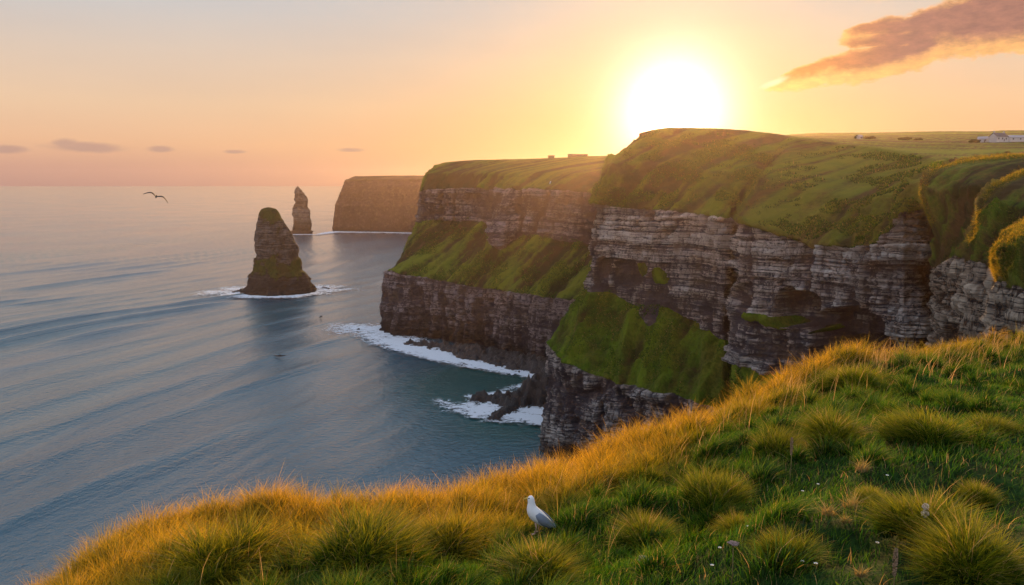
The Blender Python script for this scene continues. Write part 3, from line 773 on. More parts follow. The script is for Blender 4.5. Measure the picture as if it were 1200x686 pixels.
def foam_mat():
    m, nt = new_mat("sea_foam"); g = NT(nt)
    a = g.attr('foam')
    w = g.noise(g.pos((.13, .17, 1)), 1, 9, .78, 1.2)
    w2 = g.noise(g.pos((.035, .035, 1)), 1, 4, .6, .5)
    v = g.m('ADD', a, g.m('ADD', g.m('MULTIPLY', g.m('SUBTRACT', w, .5), 3.6), g.m('MULTIPLY', g.m('SUBTRACT', w2, .5), 1.3)))
    al = g.smooth(v, .30, .72)
    al = g.m('MULTIPLY', al, g.smooth(a, -.5, .5, .35, .95))
    d = g.n('ShaderNodeBsdfPrincipled'); d.inputs['Base Color'].default_value = (.72, .78, .86, 1); d.inputs['Roughness'].default_value = .8
    g.l(al, d.inputs['Alpha'])
    g.l(g.bump(w, .8, 1.0), d.inputs['Normal'])
    g.out(d.outputs[0]); return m
mat_foam = foam_mat()
def foam(lines, label, res=1.5):
    """lines: (list of (px, py, half width m, strength)); each becomes a distance field"""
    allp = np.array([sea(p[0], p[1])[:2] for L in lines for p in L]); wmax = max(p[2] for L in lines for p in L) * 1.6
    xs = np.arange(allp[:, 0].min() - wmax, allp[:, 0].max() + wmax, res); ys = np.arange(allp[:, 1].min() - wmax, allp[:, 1].max() + wmax, res)
    X, Y = np.meshgrid(xs, ys); F = np.full(X.shape, -1.0)
    for L in lines:
        P = [(*sea(p[0], p[1])[:2], p[2], p[3]) for p in L]
        if len(P) == 1: P = P * 2
        for a, b in zip(P[:-1], P[1:]):
            a, b = np.array(a), np.array(b)
            ab = b[:2] - a[:2]; L2 = (ab ** 2).sum() + 1e-6
            t = np.clip(((X - a[0]) * ab[0] + (Y - a[1]) * ab[1]) / L2, 0, 1)
            d = np.hypot(X - a[0] - t * ab[0], Y - a[1] - t * ab[1])
            w = (a[2] * (1 - t) + b[2] * t) * 1.3; s = a[3] * (1 - t) + b[3] * t
            F = np.maximum(F, s * (1 - (d / w) ** 2) - .35 * (d / w))
    q = grid_quads(*X.shape); keep = (F.ravel()[q] > -.75).any(1); q = q[keep]
    used = np.unique(q); idx = np.zeros(X.size, int); idx[used] = np.arange(len(used))
    Z = 1.45 + X * 0
    c = allp.mean(0)
    V = np.stack([X - c[0], Y - c[1], Z], 2).reshape(-1, 3)[used]
    me = npmesh("foam", V, idx[q], attrs=dict(foam=F.ravel()[used]))
    o = link("sea_foam", me, mat_foam); o.location = (c[0], c[1], 0)
    tag(o, label, "foam", kind="stuff")
foam([[(248, 344, 40, .6), (272, 345, 44, .8), (300, 347.5, 30, 1.1), (340, 347.5, 30, 1.1), (372, 343, 42, .85), (398, 341, 38, .5)], [(278, 340, 40, .7), (380, 338, 40, .7)]], "white foam ring around the large sea stack", 2.0)
foam([[(408, 385, 32, .6), (425, 387, 42, .85), (447, 388, 40, 1.0)], [(445, 394, 26, 1.0), (470, 403, 30, 1.05), (490, 411, 26, 1.05), (530, 422, 20, 1.0), (560, 429, 16, 1.0), (600, 437, 14, .95), (640, 444, 12, .9)], [(470, 399, 14, 1), (484, 402, 12, 1)]], "white surf along the foot of the middle headland")
foam([[(518, 474, 13, .5), (545, 479, 19, .85), (575, 484, 22, 1.0), (610, 491, 18, 1.0), (640, 494, 17, .95)], [(552, 467, 9, .8), (590, 463, 9, .9), (612, 463, 8, .7)], [(596, 458, 10, .5), (622, 452, 9, .6)], [(618, 482, 12, 1.1), (640, 486, 12, 1.1)]], "white surf around the jagged black reef", 1.0)
foam([[(343, 275.5, 16, 1.1), (372, 275.5, 18, .9), (392, 272.5, 30, 1.1), (450, 273, 20, 1.1), (520, 275, 20, 1.1)]], "thin white foam line below the far headland", 5.0)

# ------------------------------------------------------------------ haze
def haze():
    me = bpy.data.meshes.new("haze"); bm = bmesh.new(); bmesh.ops.create_cube(bm, size=1)
    for v in bm.verts: v.co = Vector((v.co.x * 9000, v.co.y * 4600 + 2200, (v.co.z + .5) * 236 - 2))
    bm.to_mesh(me); bm.free()
    m, nt = new_mat("sea_haze"); g = NT(nt)
    v = g.n('ShaderNodeVolumeScatter'); v.inputs['Color'].default_value = (1.0, .72, .60, 1)
    v.inputs['Density'].default_value = .000052; v.inputs['Anisotropy'].default_value = .80
    g.out(None, v.outputs[0])
    o = link("haze", me, m); tag(o, "thin warm sunset haze over the sea and cliffs", "haze", kind="stuff")
haze()

# ------------------------------------------------------------------ foreground knoll
# ridge line of the knoll: (photo x, photo y, depth)
RID = np.array([(-500, 960, 8.5), (-200, 840, 9), (0, 752, 9.5), (60, 716, 9.8), (110, 686, 10.2), (160, 656, 10.6), (205, 632, 11), (245, 617, 11.3), (330, 613, 11.3), (420, 608, 11.3),
                (500, 606, 11.6), (560, 597, 12), (600, 588, 12.3), (650, 576, 12.6), (700, 561, 13), (760, 540, 13.6), (810, 521, 14.3), (850, 500, 15), (890, 474, 15.8),
                (930, 456, 16.5), (980, 442, 17.2), (1050, 430, 18.2), (1120, 422, 19.4), (1200, 409, 21), (1400, 380, 24), (1800, 340, 30)], float)
rt, rD, rZ = [], [], []
for px, py, Y in RID:
    p = at(px, py, Y); rt.append(p[0] / p[1]); rD.append(Y); rZ.append(p[2] - EYE)
rt, rD, rZ = map(np.array, (rt, rD, rZ))
def smooth_tab(a):
    tt = np.linspace(-2.2, 2.6, 1200); v = np.interp(tt, rt, a)
    k = np.exp(-np.linspace(-2, 2, 25) ** 2); k /= k.sum()
    return tt, np.convolve(np.pad(v, 12, 'edge'), k, 'valid')
tD, vD = smooth_tab(rD); tZ, vZ = smooth_tab(rZ)
def ground(x, y, bumps=True):
    """height relative to the eye"""
    ye = np.maximum(y, 1.5)
    t = x / ye
    D = np.interp(t, tD, vD); zr = np.interp(t, tZ, vZ)
    q = y / D
    z0 = -1.95
    inside = z0 + (zr - z0) * np.clip(q, -.5, 1)
    inside = inside + .10 * np.sin(np.clip(q, 0, 1) * np.pi) * 0
    # hollow just before the ridge on the left
    hol = np.exp(-((q - .86) / .07) ** 2) * np.exp(-((t + .32) / .16) ** 2) * .55
    inside = inside - hol
    over = y - D
    drop = np.where(over > 0, over * .35 + (np.maximum(over, 0) ** 2) * .55, 0)
    drop = np.minimum(drop, 160)
    z = inside - drop
    if bumps:
        near = 1 / (1 + np.maximum(over, 0) * .2)
        z = z + fbm(x / 1.5, y / 1.5, x * 0, 77, 3) * .13 + fbm(x / .5, y / .5, x * 0, 78, 2) * .035 + fbm(x / 4, y / 4, x * 0, 79, 2) * .10 * near + sstep(.5, .8, q) * (fbm(x / 1.1, y / .8, x * 0, 80, 2) * .15) * near
    return z
def build_knoll():
    us = np.linspace(-1.6, 1.9, 620)
    qs = np.concatenate([np.linspace(-.4, 1.0, 300, endpoint=False), 1 + np.linspace(0, 1, 120) ** 2 * 2.0])
    Q, U = np.meshgrid(qs, us, indexing='ij')
    D = np.interp(U, tD, vD)
    Y = Q * D; X = U * np.maximum(Y, 1.5) + 0
    X = np.where(Y < 1.5, U * 1.5 * (1 + (1.5 - Y) * 1.2), X)
    Z = ground(X, Y)
    me = npmesh("knoll", np.stack([X, Y, Z + EYE], 2).reshape(-1, 3), grid_quads(*X.shape))
    m, nt = new_mat("soil_and_moss"); g = NT(nt)
    f = g.noise(g.pos(), 5, 6, .7); f2 = g.noise(g.pos(), .9, 4, .6)
    b = g.n('ShaderNodeBsdfPrincipled')
    c = g.mix(g.smooth(f, .35, .65), (.008, .020, .004), (.020, .055, .008))
    c = g.mix(g.m('MULTIPLY', g.smooth(f2, .6, .75), .3), c, (.025, .024, .010))
    g.l(c, b.inputs['Base Color']); b.inputs['Roughness'].default_value = .95; b.inputs['Specular IOR Level'].default_value = .1
    g.l(g.bump(f, 1.0, .06), b.inputs['Normal']); g.out(b.outputs[0])
    o = link("grassy_knoll", me, m); tag(o, "rounded clifftop knoll that the grass grows on", "ground", kind="structure")
build_knoll()

# ------------------------------------------------------------------ grass
def grass_mat(name, use_obj=False):
    m, nt = new_mat(name); g = NT(nt)
    t, r, gd = g.attr('tip'), g.attr('rnd'), g.attr('gold')
    if use_obj:
        oc = g.n('ShaderNodeObjectInfo').outputs['Color']
        sp = g.n('ShaderNodeSeparateColor'); g.l(oc, sp.inputs[0])
        gd = g.m('ADD', g.m('MULTIPLY', gd, .5), sp.outputs[0], clamp=True)
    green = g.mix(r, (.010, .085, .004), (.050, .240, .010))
    green = g.mix(g.smooth(t, .05, .85), (.003, .016, .0015), green)  # shade among the blades painted in as dark roots
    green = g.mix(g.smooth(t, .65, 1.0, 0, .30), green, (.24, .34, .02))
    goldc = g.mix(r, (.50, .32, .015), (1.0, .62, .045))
    goldc = g.mix(g.smooth(t, .32, .92), (.016, .055, .004), goldc)  # same painted root shade under the gold tips
    c = g.mix(gd, green, goldc)
    dry = g.attr('dry')
    c = g.mix(dry, c, g.mix(r, (.36, .25, .12), (.60, .44, .25)))
    d = g.n('ShaderNodeBsdfDiffuse'); g.l(c, d.inputs[0])
    tr = g.n('ShaderNodeBsdfTranslucent'); g.l(g.mix(1.0, c, (1.45, 1.15, .6), 'MULTIPLY'), tr.inputs[0])
    mx = g.n('ShaderNodeMixShader'); mx.inputs[0].default_value = .58
    g.l(d.outputs[0], mx.inputs[1]); g.l(tr.outputs[0], mx.inputs[2])
    gl = g.n('ShaderNodeBsdfGlossy'); gl.inputs['Roughness'].default_value = .45; gl.inputs[0].default_value = (.5, .5, .45, 1)
    m2 = g.n('ShaderNodeMixShader'); m2.inputs[0].default_value = .035
    g.l(mx.outputs[0], m2.inputs[1]); g.l(gl.outputs[0], m2.inputs[2])
    g.out(m2.outputs[0]); return m

def blades(B, up, lean, length, width, gold, dry, seg=3):
    """B base points n,3; up, lean vectors n,3; returns verts, quads, tris, attrs"""
    n = len(B)
    rnd = rng.random(n)
    side = np.cross(lean + rng.normal(0, .35, (n, 3)), up); side /= np.linalg.norm(side, axis=1, keepdims=True) + 1e-9
    rot = rng.random(n)[:, None] * np.pi
    side = side * np.cos(rot) + np.cross(up, side) * np.sin(rot)
    V = []; T = []
    for i in range(seg):
        t = i / seg
        c = B + up * (length * (t - .25 * t * t * np.linalg.norm(lean, axis=1)))[:, None] + lean * (length * t * t)[:, None]
        w = (width * (1 - t ** 1.5 * .75) * .5)[:, None]
        V += [c - side * w, c + side * w]; T += [np.full(n, t)] * 2
    c = B + up * (length * (1 - .25 * np.linalg.norm(lean, axis=1)))[:, None] + lean * length[:, None]
    V.append(c); T.append(np.ones(n))
    k = 2 * seg + 1
    V = np.stack(V, 1).reshape(-1, 3); T = np.stack(T, 1).ravel()
    b0 = np.arange(n) * k
    quads = np.concatenate([np.stack([b0 + 2 * i, b0 + 2 * i + 1, b0 + 2 * i + 3, b0 + 2 * i + 2], 1) for i in range(seg - 1)])
    tris = np.stack([b0 + 2 * seg - 2, b0 + 2 * seg - 1, b0 + 2 * seg], 1)
    return V, quads, tris, dict(tip=T, rnd=np.repeat(rnd, k), gold=np.repeat(gold, k), dry=np.repeat(dry, k))

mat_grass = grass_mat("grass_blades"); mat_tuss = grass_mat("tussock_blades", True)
UP = np.array([0, 0, 1.0])

def goldness(x, y):  # gold towards the ridge: drier grass plus painted low-sun backlight
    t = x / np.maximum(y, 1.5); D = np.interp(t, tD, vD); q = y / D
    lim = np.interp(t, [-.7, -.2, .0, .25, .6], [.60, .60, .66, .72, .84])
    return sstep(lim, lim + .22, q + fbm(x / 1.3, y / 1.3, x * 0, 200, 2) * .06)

# tussock positions on the knoll: many small ones (part of the grass) and the prominent ones (things)
def knoll_point(px, py):
    """where the ray through a photo position meets the knoll"""
    dx, ry, rz = ray(px, py)
    Ys = np.linspace(2.5, 30, 1500); X = dx / ry * Ys; Zr = rz / ry * Ys
    G_ = ground(X, Ys, True); hit = np.argmax(Zr < G_)
    return X[hit], Ys[hit], G_[hit]

def tussock_blades(n, rad, hgt, seedoff=0, spread=1.0):
    r = np.sqrt(rng.random(n)) * rad; th = rng.random(n) * 2 * np.pi
    B = np.stack([r * np.cos(th) * .75, r * np.sin(th) * .75, .04 + hgt * .45 * (1 - (r / rad) ** 2)], 1)
    out = np.stack([np.cos(th), np.sin(th), 0 * th], 1)
    lean = out * (.12 + .80 * (r / rad) ** 1.1)[:, None] * spread + rng.normal(0, .24, (n, 3)) * [1, 1, .3]
    wind = np.array([.16, .02, 0]); lean += wind
    L = hgt * (.50 + .75 * rng.random(n) ** 1.5) * (1 - .1 * (r / rad))
    return B, lean, L

def make_tussock_mesh(name, n, rad, hgt, stalks):
    Bs, Ls, Le = [], [], []
    k = 9
    for c in range(k):
        a = c * 2.4 + rng.random() * .8; d = rad * .72 * math.sqrt((c + .2) / k)
        sub = .30 + .22 * rng.random()
        B_, l_, L_ = tussock_blades(n // k, rad * (sub + .12), hgt * (.62 + .5 * rng.random()))
        B_[:, 0] += d * math.cos(a); B_[:, 1] += d * math.sin(a) * .85
        B_[:, 2] += .22 * hgt * (1 - (d / rad) ** 2)
        l_ += np.array([math.cos(a), math.sin(a), 0]) * d / rad * .45 + rng.normal(0, .12, 3) * [1, 1, 0]
        Bs.append(B_); Ls.append(l_); Le.append(L_)
    B, lean, L = np.vstack(Bs), np.vstack(Ls), np.concatenate(Le); n = len(B)
    w = np.full(n, .0072) * (.7 + .6 * rng.random(n))
    gold = np.clip(rng.random(n) * .3, 0, 1)
    dry = (rng.random(n) < .035).astype(float) * .8
    up = np.tile(UP, (n, 1))
    a = blades(B, up, lean, L, w, gold, dry, 4)
    B2, lean2, L2 = tussock_blades(stalks, rad * .6, hgt)
    L2 = hgt * (1.25 + .7 * rng.random(stalks)); lean2 = lean2 * .7
    b = blades(B2, np.tile(UP, (stalks, 1)), lean2, L2, np.full(stalks, .0045), np.zeros(stalks), np.ones(stalks), 4)
    off = len(a[0])
    V = np.vstack([a[0], b[0]]); Q = np.vstack([a[1], b[1] + off]); T = np.vstack([a[2], b[2] + off])
    at_ = {k: np.concatenate([a[3][k], b[3][k]]) for k in a[3]}
    me = npmesh(name, V, Q, T, at_); me.materials.append(mat_tuss); return me

TM = [make_tussock_mesh("tussock", 5200, .42, .42, 14), make_tussock_mesh("tussock", 4600, .36, .36, 26), make_tussock_mesh("tussock", 5200, .46, .38, 5)]
# (photo x, photo y of the foot, width in photo px, variant, label)
TUS = [
 (1080, 632, 190, 1, "large green tussock with tall pale stalks at right"),
 (1130, 690, 200, 0, "big green tussock filling the bottom right corner"),
 (1162, 512, 80, 2, "yellow tipped tussock at right edge halfway up the slope"),
 (1082, 520, 118, 2, "broad dark tussock under the golden ridge at right"),
 (975, 525, 110, 0, "dark tussock left of the broad one under the right ridge"),
 (912, 535, 95, 2, "golden tussock on the slope above the umbel flower"),
 (838, 598, 120, 2, "round dark centred tussock in the middle of the slope"),
 (757, 640, 120, 1, "spiky green tussock directly right of the gull"),
 (860, 628, 90, 1, "green tussock behind the brown umbel"),
 (922, 660, 110, 2, "low green tussock right of the umbel"),
 (668, 598, 90, 0, "golden tussock just behind the gull"),
 (584, 603, 80, 2, "gold tussock left of the gull near the edge"),
 (632, 700, 150, 1, "green tussock at the bottom edge below the gull"),
 (515, 655, 140, 0, "bushy green tussock two tussocks left of the gull"),
 (430, 665, 170, 2, "wide green tussock with golden crown left of centre"),
 (262, 700, 190, 2, "wide tussock at the bottom edge, left part of the picture"),
 (348, 640, 100, 1, "orange tussock in front of the dark hollow"),
 (708, 563, 80, 0, "gold tussock on the ridge above and right of the gull"),
 (775, 560, 85, 2, "gold tussock on the ridge above the round dark tussock"),
 (1000, 462, 90, 0, "gold tussock crowning the ridge below the dark chasm"),
 (880, 500, 80, 2, "gold tussock where the ridge bends upward"),
 (1145, 590, 80, 1, "small tussock behind the large stalky one at right"),
 (1020, 590, 60, 0, "small green tussock between umbel and large stalky tussock"),
]
tcent = []
for px, py, wpx, v, lab in TUS:
    x, y, z = knoll_point(px, min(py, 684)) if py <= 700 else knoll_point(px, py)
    wid = wpx / 900.0 * y * .5
    o = bpy.data.objects.new("grass_tussock", TM[v]); COL.objects.link(o)
    s = wid / (.62)
    o.location = (x, y, z + EYE - .05); o.rotation_euler = (0, 0, random.random() * 6.28 if v != 9 else 0)
    o.scale = (s * random.uniform(.85, 1.15), s * random.uniform(.8, 1.1), s * random.uniform(.75, .95))
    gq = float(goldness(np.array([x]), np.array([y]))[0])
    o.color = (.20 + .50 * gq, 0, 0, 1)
    tag(o, lab, "tussock", "grass tussocks on the clifftop")
    tcent.append((x, y, wid))
tcent = np.array(tcent)

GP = knoll_point(627, 627)
def build_turf():
    parts = []
    # short turf
    def scatter(n, qmin, qmax, umin=-.98, umax=1.12):
        n = int(n * 1.33)
        q = qmin + (qmax - qmin) * np.sqrt(rng.random(n)) ; u = umin + (umax - umin) * rng.random(n)
        D = np.interp(u, tD, vD); y = q * D; return u * y, y, q
    def add(x, y, L, wd, leanamp, gold, dry, seg=3, leanbias=None):
        cl = np.hypot((x - GP[0]) / .30, (y - GP[1] + .16) / .34)
        L = L * np.where(cl < 1, .30, 1.0)
        z = ground(x, y) + EYE
        n = len(x)
        lean = rng.normal(0, 1, (n, 3)) * leanamp; lean[:, 2] *= .2
        lean += np.array([.22, 0, 0])
        if leanbias is not None: lean += leanbias
        parts.append(blades(np.stack([x, y, z - .01], 1), np.tile(UP, (n, 1)), lean, L, wd, gold, dry, seg))
    x, y, q = scatter(330000, .20, 1.06)
    gl = goldness(x, y); clump = fbm(x / .35, y / .35, x * 0, 300, 2)
    L = (.065 + .07 * rng.random(len(x)) + .09 * np.clip(clump, 0, 1)) * (1 + .5 * gl)
    add(x, y, L, .0055 * (.7 + .6 * rng.random(len(x))) * (.8 + y / 20), .35, gl * .6 * rng.random(len(x)) + .1 * rng.random(len(x)), (rng.random(len(x)) < .05) * .8, 3)
    # broad low leaves of clover and plantain in patches
    x, y, q = scatter(26000, .22, .85); k = fbm(x / .45, y / .45, x * 0, 310, 3) > .30; x, y = x[k], y[k]
    add(x, y, .05 + .05 * rng.random(len(x)), .016 + .012 * rng.random(len(x)), .9, .12 * rng.random(len(x)), (rng.random(len(x)) < .06) * .5, 3)
    # unlabelled small clumps
    nC = 2100
    cx, cy, cq = scatter(nC, .30, 1.05)
    gcl = goldness(cx, cy); keep = rng.random(len(cx)) < (.34 + .66 * gcl)
    # thin out the smooth lawn in the right foreground
    keep &= np.hypot(cx - GP[0], (cy - GP[1] + .2) * .8) > .42
    cx, cy, gcl, cq = cx[keep], cy[keep], gcl[keep], cq[keep]
    for i in range(len(cx)):
        n = int(150 + 240 * random.random()); rad = (.12 + .16 * random.random()) * (1 + .4 * gcl[i]); hg = (.15 + .15 * random.random()) * (1 + .9 * gcl[i])
        B, lean, L = tussock_blades(n, rad, hg); lean += rng.normal(0, .22, 3) * [1, 1, 0]; B[:, 0] *= random.uniform(.7, 1.7); B[:, 1] *= random.uniform(.7, 1.4)
        B[:, 0] += cx[i]; B[:, 1] += cy[i]; B[:, 2] = B[:, 2] + 0
        B[:, 2] += ground(B[:, 0], B[:, 1]) + EYE - .03
        gg = np.clip(gcl[i] * (.45 + .6 * random.random()) + rng.random(n) * .25, 0, 1)
        parts.append(blades(B, np.tile(UP, (n, 1)), lean, L, np.full(n, .0055) * (.7 + cy[i] / 20), gg, (rng.random(n) < .03) * .8, 3))
    V, Q, T = [], [], []; A_ = {k: [] for k in ('tip', 'rnd', 'gold', 'dry')}; off = 0
    for p in parts:
        V.append(p[0]); Q.append(p[1] + off); T.append(p[2] + off); off += len(p[0])
        for k in A_: A_[k].append(p[3][k])
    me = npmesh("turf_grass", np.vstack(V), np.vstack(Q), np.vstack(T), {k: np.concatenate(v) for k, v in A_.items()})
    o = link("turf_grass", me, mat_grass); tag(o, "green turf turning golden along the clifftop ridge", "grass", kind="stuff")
    # dry thin stalks, mostly along the ridge
    parts.clear()
    n = 4200
    u = -.78 + 1.6 * rng.random(n);  q = 1.0 - np.abs(rng.normal(0, .11, n)); D = np.interp(u, tD, vD); y = q * D; x = u * y
    L = .30 + .45 * rng.random(n) ** 1.5
    add(x, y, L, np.full(n, .0068) * (.6 + y / 22), .22, np.zeros(n), np.full(n, 1.0), 4)
    n = 260
    x, y, q = scatter(n, .45, .9); n = len(x); L = .25 + .35 * rng.random(n)
    add(x, y, L, np.full(n, .004), .3, np.zeros(n), np.full(n, .9), 4)
    V, Q, T = [], [], []; A_ = {k: [] for k in A_}; off = 0
    for p in parts:
        V.append(p[0]); Q.append(p[1] + off); T.append(p[2] + off); off += len(p[0])
        for k in A_: A_[k].append(p[3][k])
    me = npmesh("dry_stalks", np.vstack(V), np.vstack(Q), np.vstack(T), {k: np.concatenate(v) for k, v in A_.items()})
    o = link("dry_grass_stalks", me, mat_grass); tag(o, "thin dry pinkish grass stalks standing along the ridge", "grass", kind="stuff")
build_turf()

# grass fringe on the nearer spurs
def fringe(name, G, N, n, L0, wd, label, rows, gold, rim=None, rw=5, patch=None):
    nr, nc = G.shape[:2]; r0, r1 = rows
    m = n * (12 if rim else (2 if patch else 1))
    i = rng.integers(r0, min(r1, nr - 1), m); j = rng.integers(1, nc - 1, m)
    if rim:
        k = rng.random(m) < np.exp(-(rim_dist(G[i, j], RIMS[rim]) / rw) ** 2); i, j = i[k][:n], j[k][:n]; n = len(i)
    if patch:
        q = G[i, j]; k = fbm(q[:, 0] / patch, q[:, 1] / patch, q[:, 2] / patch, 400, 3) > .12; i, j = i[k][:n], j[k][:n]; n = len(i)
    a, b = rng.random((2, n, 1))
    B = G[i, j] * (1 - a) + G[i, j + 1] * a; B = B + (G[i + 1, j] - G[i, j]) * b
    Nn = N[i, j]; up = Nn * 1.0 + UP * .6; up /= np.linalg.norm(up, axis=1, keepdims=True)
    lean = rng.normal(0, .35, (n, 3)); lean[:, 2] -= .35
    V, Q, T, A_ = blades(B, up, lean, L0 * (.5 + rng.random(n)), wd * (.6 + .8 * rng.random(n)), gold * rng.random(n), (rng.random(n) < .05) * .6, 2)
    me = npmesh(name, V, Q, T, A_); o = link(name, me, mat_grass); tag(o, label, "grass", kind="stuff")
fringe("slope_grass", GA, NA, 40000, .9, .32, "rough grass tufts on the green ledge of the main headland", (150, 262), .10, patch=9)
fringe("slope_grass", GA, NA, 60000, 1.0, .34, "rough brown and green tufts on the upper slopes of the main headland", (448, 652), .35, patch=12)
fringe("slope_grass", GB, NB, 30000, 1.4, .5, "rough grass tufts on the green slope of the middle headland", (110, 192), .15, patch=14)
fringe("spur_grass", GS3, NS3, 26000, .16, .03, "short turf hanging over the face of the nearest spur", (215, 320), .5)
fringe("spur_grass", GS3, NS3, 30000, .34, .030, "grass fringe painted sunlit orange along the rim of the nearest spur", (215, 415), 1.8, "inner_spur", 12)
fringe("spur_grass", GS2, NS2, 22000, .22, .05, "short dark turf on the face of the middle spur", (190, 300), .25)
fringe("spur_grass", GS2, NS2, 16000, .42, .045, "rim grass painted sunlit gold on the middle spur", (200, 415), 1.8, "middle_spur", 3.5)
fringe("spur_grass", GS1, NS1, 16000, .60, .07, "rim grass painted sunlit gold on the spur beside the chasm", (190, 415), 1.8, "outer_spur", 3.5)

# ------------------------------------------------------------------ small things on the slope
def tube(bm, pts, radii, n=8, cap=True):
    rings = []
    for i, p in enumerate(pts):
        p = Vector(p)
        d = (Vector(pts[min(i + 1, len(pts) - 1)]) - Vector(pts[max(i - 1, 0)])).normalized()
        a = d.orthogonal().normalized() if i == 0 else (rings_a - d * rings_a.dot(d)).normalized()
        rings_a = a; b = d.cross(a)
        r = radii[i]; r = (r, r) if not isinstance(r, tuple) else r
        rings.append([bm.verts.new(p + a * r[0] * math.cos(t) + b * r[1] * math.sin(t)) for t in [2 * math.pi * k / n for k in range(n)]])
    for A_, B_ in zip(rings[:-1], rings[1:]):
        for k in range(n): bm.faces.new((A_[k], A_[(k + 1) % n], B_[(k + 1) % n], B_[k]))
    if cap:
        bm.faces.new(rings[0][::-1]); bm.faces.new(rings[-1])
    return rings

def bmo(name, bm, mat, parent=None, smooth=True, sub=0):
    bmesh.ops.recalc_face_normals(bm, faces=bm.faces[:])
    me = bpy.data.meshes.new(name); bm.to_mesh(me); bm.free()
    for p in me.polygons: p.use_smooth = smooth
    o = link(name, me, mat, parent)
    if sub:
        md = o.modifiers.new("sub", 'SUBSURF'); md.levels = sub; md.render_levels = sub
    return o

m_stem = plain_mat("dry_stem", (.20, .15, .06), .8)
m_seed = plain_mat("seed_head_brown", (.26, .17, .11), .9, .5, 90, .5)
m_umbel = plain_mat("umbel_mauve", (.30, .22, .21), .9, .5, 60, .4)
m_fluff = plain_mat("pale_fluff", (.50, .42, .33), .95, .4, 80, .4)

def seed_head(px, py_top, py_foot, label, head_px, kind):
    x, y, z = knoll_point(px, py_foot)
    k = y / 900.0
    H = (py_foot - py_top) * k / math.cos(math.atan(.45)) 
    root = empty("seed_head" if kind != 'umbel' else "umbel_flower", (x, y, z + EYE))
    tag(root, label, "plant")
    bm = bmesh.new(); tube(bm, [(0, 0, -.03), (.004, 0, H * .5), (0, 0, H * .96)], [.004, .0035, .0025], 6)
    bmo("stem", bm, m_stem, root)
    bm = bmesh.new()
    if kind == 'spike':
        hl = head_px * k
        for i in range(220):
            t = random.random(); r = .011 * math.sin(math.pi * (t * .85 + .1)) ** .5 * (1 + .2 * random.random())
            a = random.random() * 6.28
            bmesh.ops.create_icosphere(bm, subdivisions=1, radius=.0042, matrix=__import__('mathutils').Matrix.Translation((r * math.cos(a), r * math.sin(a), H * .97 - hl * t)))
        bmo("head", bm, m_seed, root)
    elif kind == 'fluff':
        for cz, rr in ((0, .024), (-.055, .026)):
            for i in range(130):
                v = Vector((random.gauss(0, 1), random.gauss(0, 1), random.gauss(0, 1))).normalized() * rr * (.6 + .4 * random.random())
                bmesh.ops.create_icosphere(bm, subdivisions=1, radius=.0048, matrix=__import__('mathutils').Matrix.Translation((v.x, v.y, H * .97 + cz + v.z)))
        bmo("head", bm, m_fluff, root)
    else:
        for j in range(11):
            a = j * 2.399; rr = .034 * math.sqrt((j + .3) / 11)
            tip = (rr * math.cos(a), rr * math.sin(a), H * .99 - rr * .15)
            sb = bmesh.new(); tube(sb, [(0, 0, H * .88), (tip[0] * .6, tip[1] * .6, H * .95), tip], [.0016, .0013, .0012], 5)
            bmo("ray_stalk", sb, m_stem, root)
            for i in range(26):
                v = Vector((random.gauss(0, 1), random.gauss(0, 1), random.gauss(0, .5))) * .0058
                bmesh.ops.create_icosphere(bm, subdivisions=1, radius=.0036, matrix=__import__('mathutils').Matrix.Translation((tip[0] + v.x, tip[1] + v.y, tip[2] + v.z)))
        bmo("flower_head", bm, m_umbel, root)
    return root
seed_head(857, 634, 690, "mauve brown umbel on a thin upright stalk at bottom centre right", 14, 'umbel')
seed_head(1046, 641, 700, "dry brown spike seed head near the bottom edge", 36, 'spike')
seed_head(1081, 592, 640, "pale fluffy double seed head in front of the large stalky tussock", 26, 'fluff')
seed_head(925, 512, 575, "thin tall seed spike on the slope below the golden ridge", 22, 'spike')

# pale stone and dead tufts
def stone(px, py, wpx, label, seed):
    x, y, z = knoll_point(px, py); r = wpx / 900 * y / 2
    bm = bmesh.new(); bmesh.ops.create_icosphere(bm, subdivisions=4, radius=1)
    for v in bm.verts:
        n = v.co.normalized()
        f = 1 + .28 * math.sin(3.1 * n.x + seed) * math.cos(2.3 * n.y + seed * 2) + .10 * math.sin(7 * n.z + 5 * n.x + seed)
        v.co = Vector((n.x * r * f * 1.1, n.y * r * f * .8, n.z * r * f * .7))
    o = bmo("stone", bm, m_stone); o.location = (x, y, z + EYE + r * .55)
    tag(o, label, "stone")
m_stone = plain_mat("pale_stone", (.38, .31, .24), .9, .35, 25, .5)
stone(758, 661, 17, "pale lichened stone in the grass right of the gull", 1.0)
stone(912, 638, 10, "small pale stone behind the brown umbel", 2.2)

def dead_tuft(px, py, wpx, label):
    x, y, z = knoll_point(px, py); r = wpx / 900 * y / 2
    n = 130
    th = rng.random(n) * 6.28; rr = rng.random(n) * r * .7
    B = np.stack([rr * np.cos(th), rr * np.sin(th), np.zeros(n) + .02], 1)
    lean = np.stack([np.cos(th) * .5, np.sin(th) * .3, 0 * th], 1) + rng.normal(0, .75, (n, 3)) * [1, 1, .5]
    V, Q, T, A_ = blades(B, np.tile(UP, (n, 1)), lean, r * (.5 + rng.random(n)), np.full(n, .006), np.zeros(n), np.full(n, .45) + .25 * rng.random(n), 3)
    o = link("dead_tuft", npmesh("dead_tuft", V, Q, T, A_), mat_grass); o.location = (x, y, z + EYE + .03)
    tag(o, label, "dead plant")
dead_tuft(1009, 558, 22, "small pale dead tuft upright below the ridge tussocks")
dead_tuft(970, 611, 22, "straw coloured dead tuft, left one of two on the lawn")
dead_tuft(998, 603, 30, "flat straw coloured dead tuft beside a more upright one")
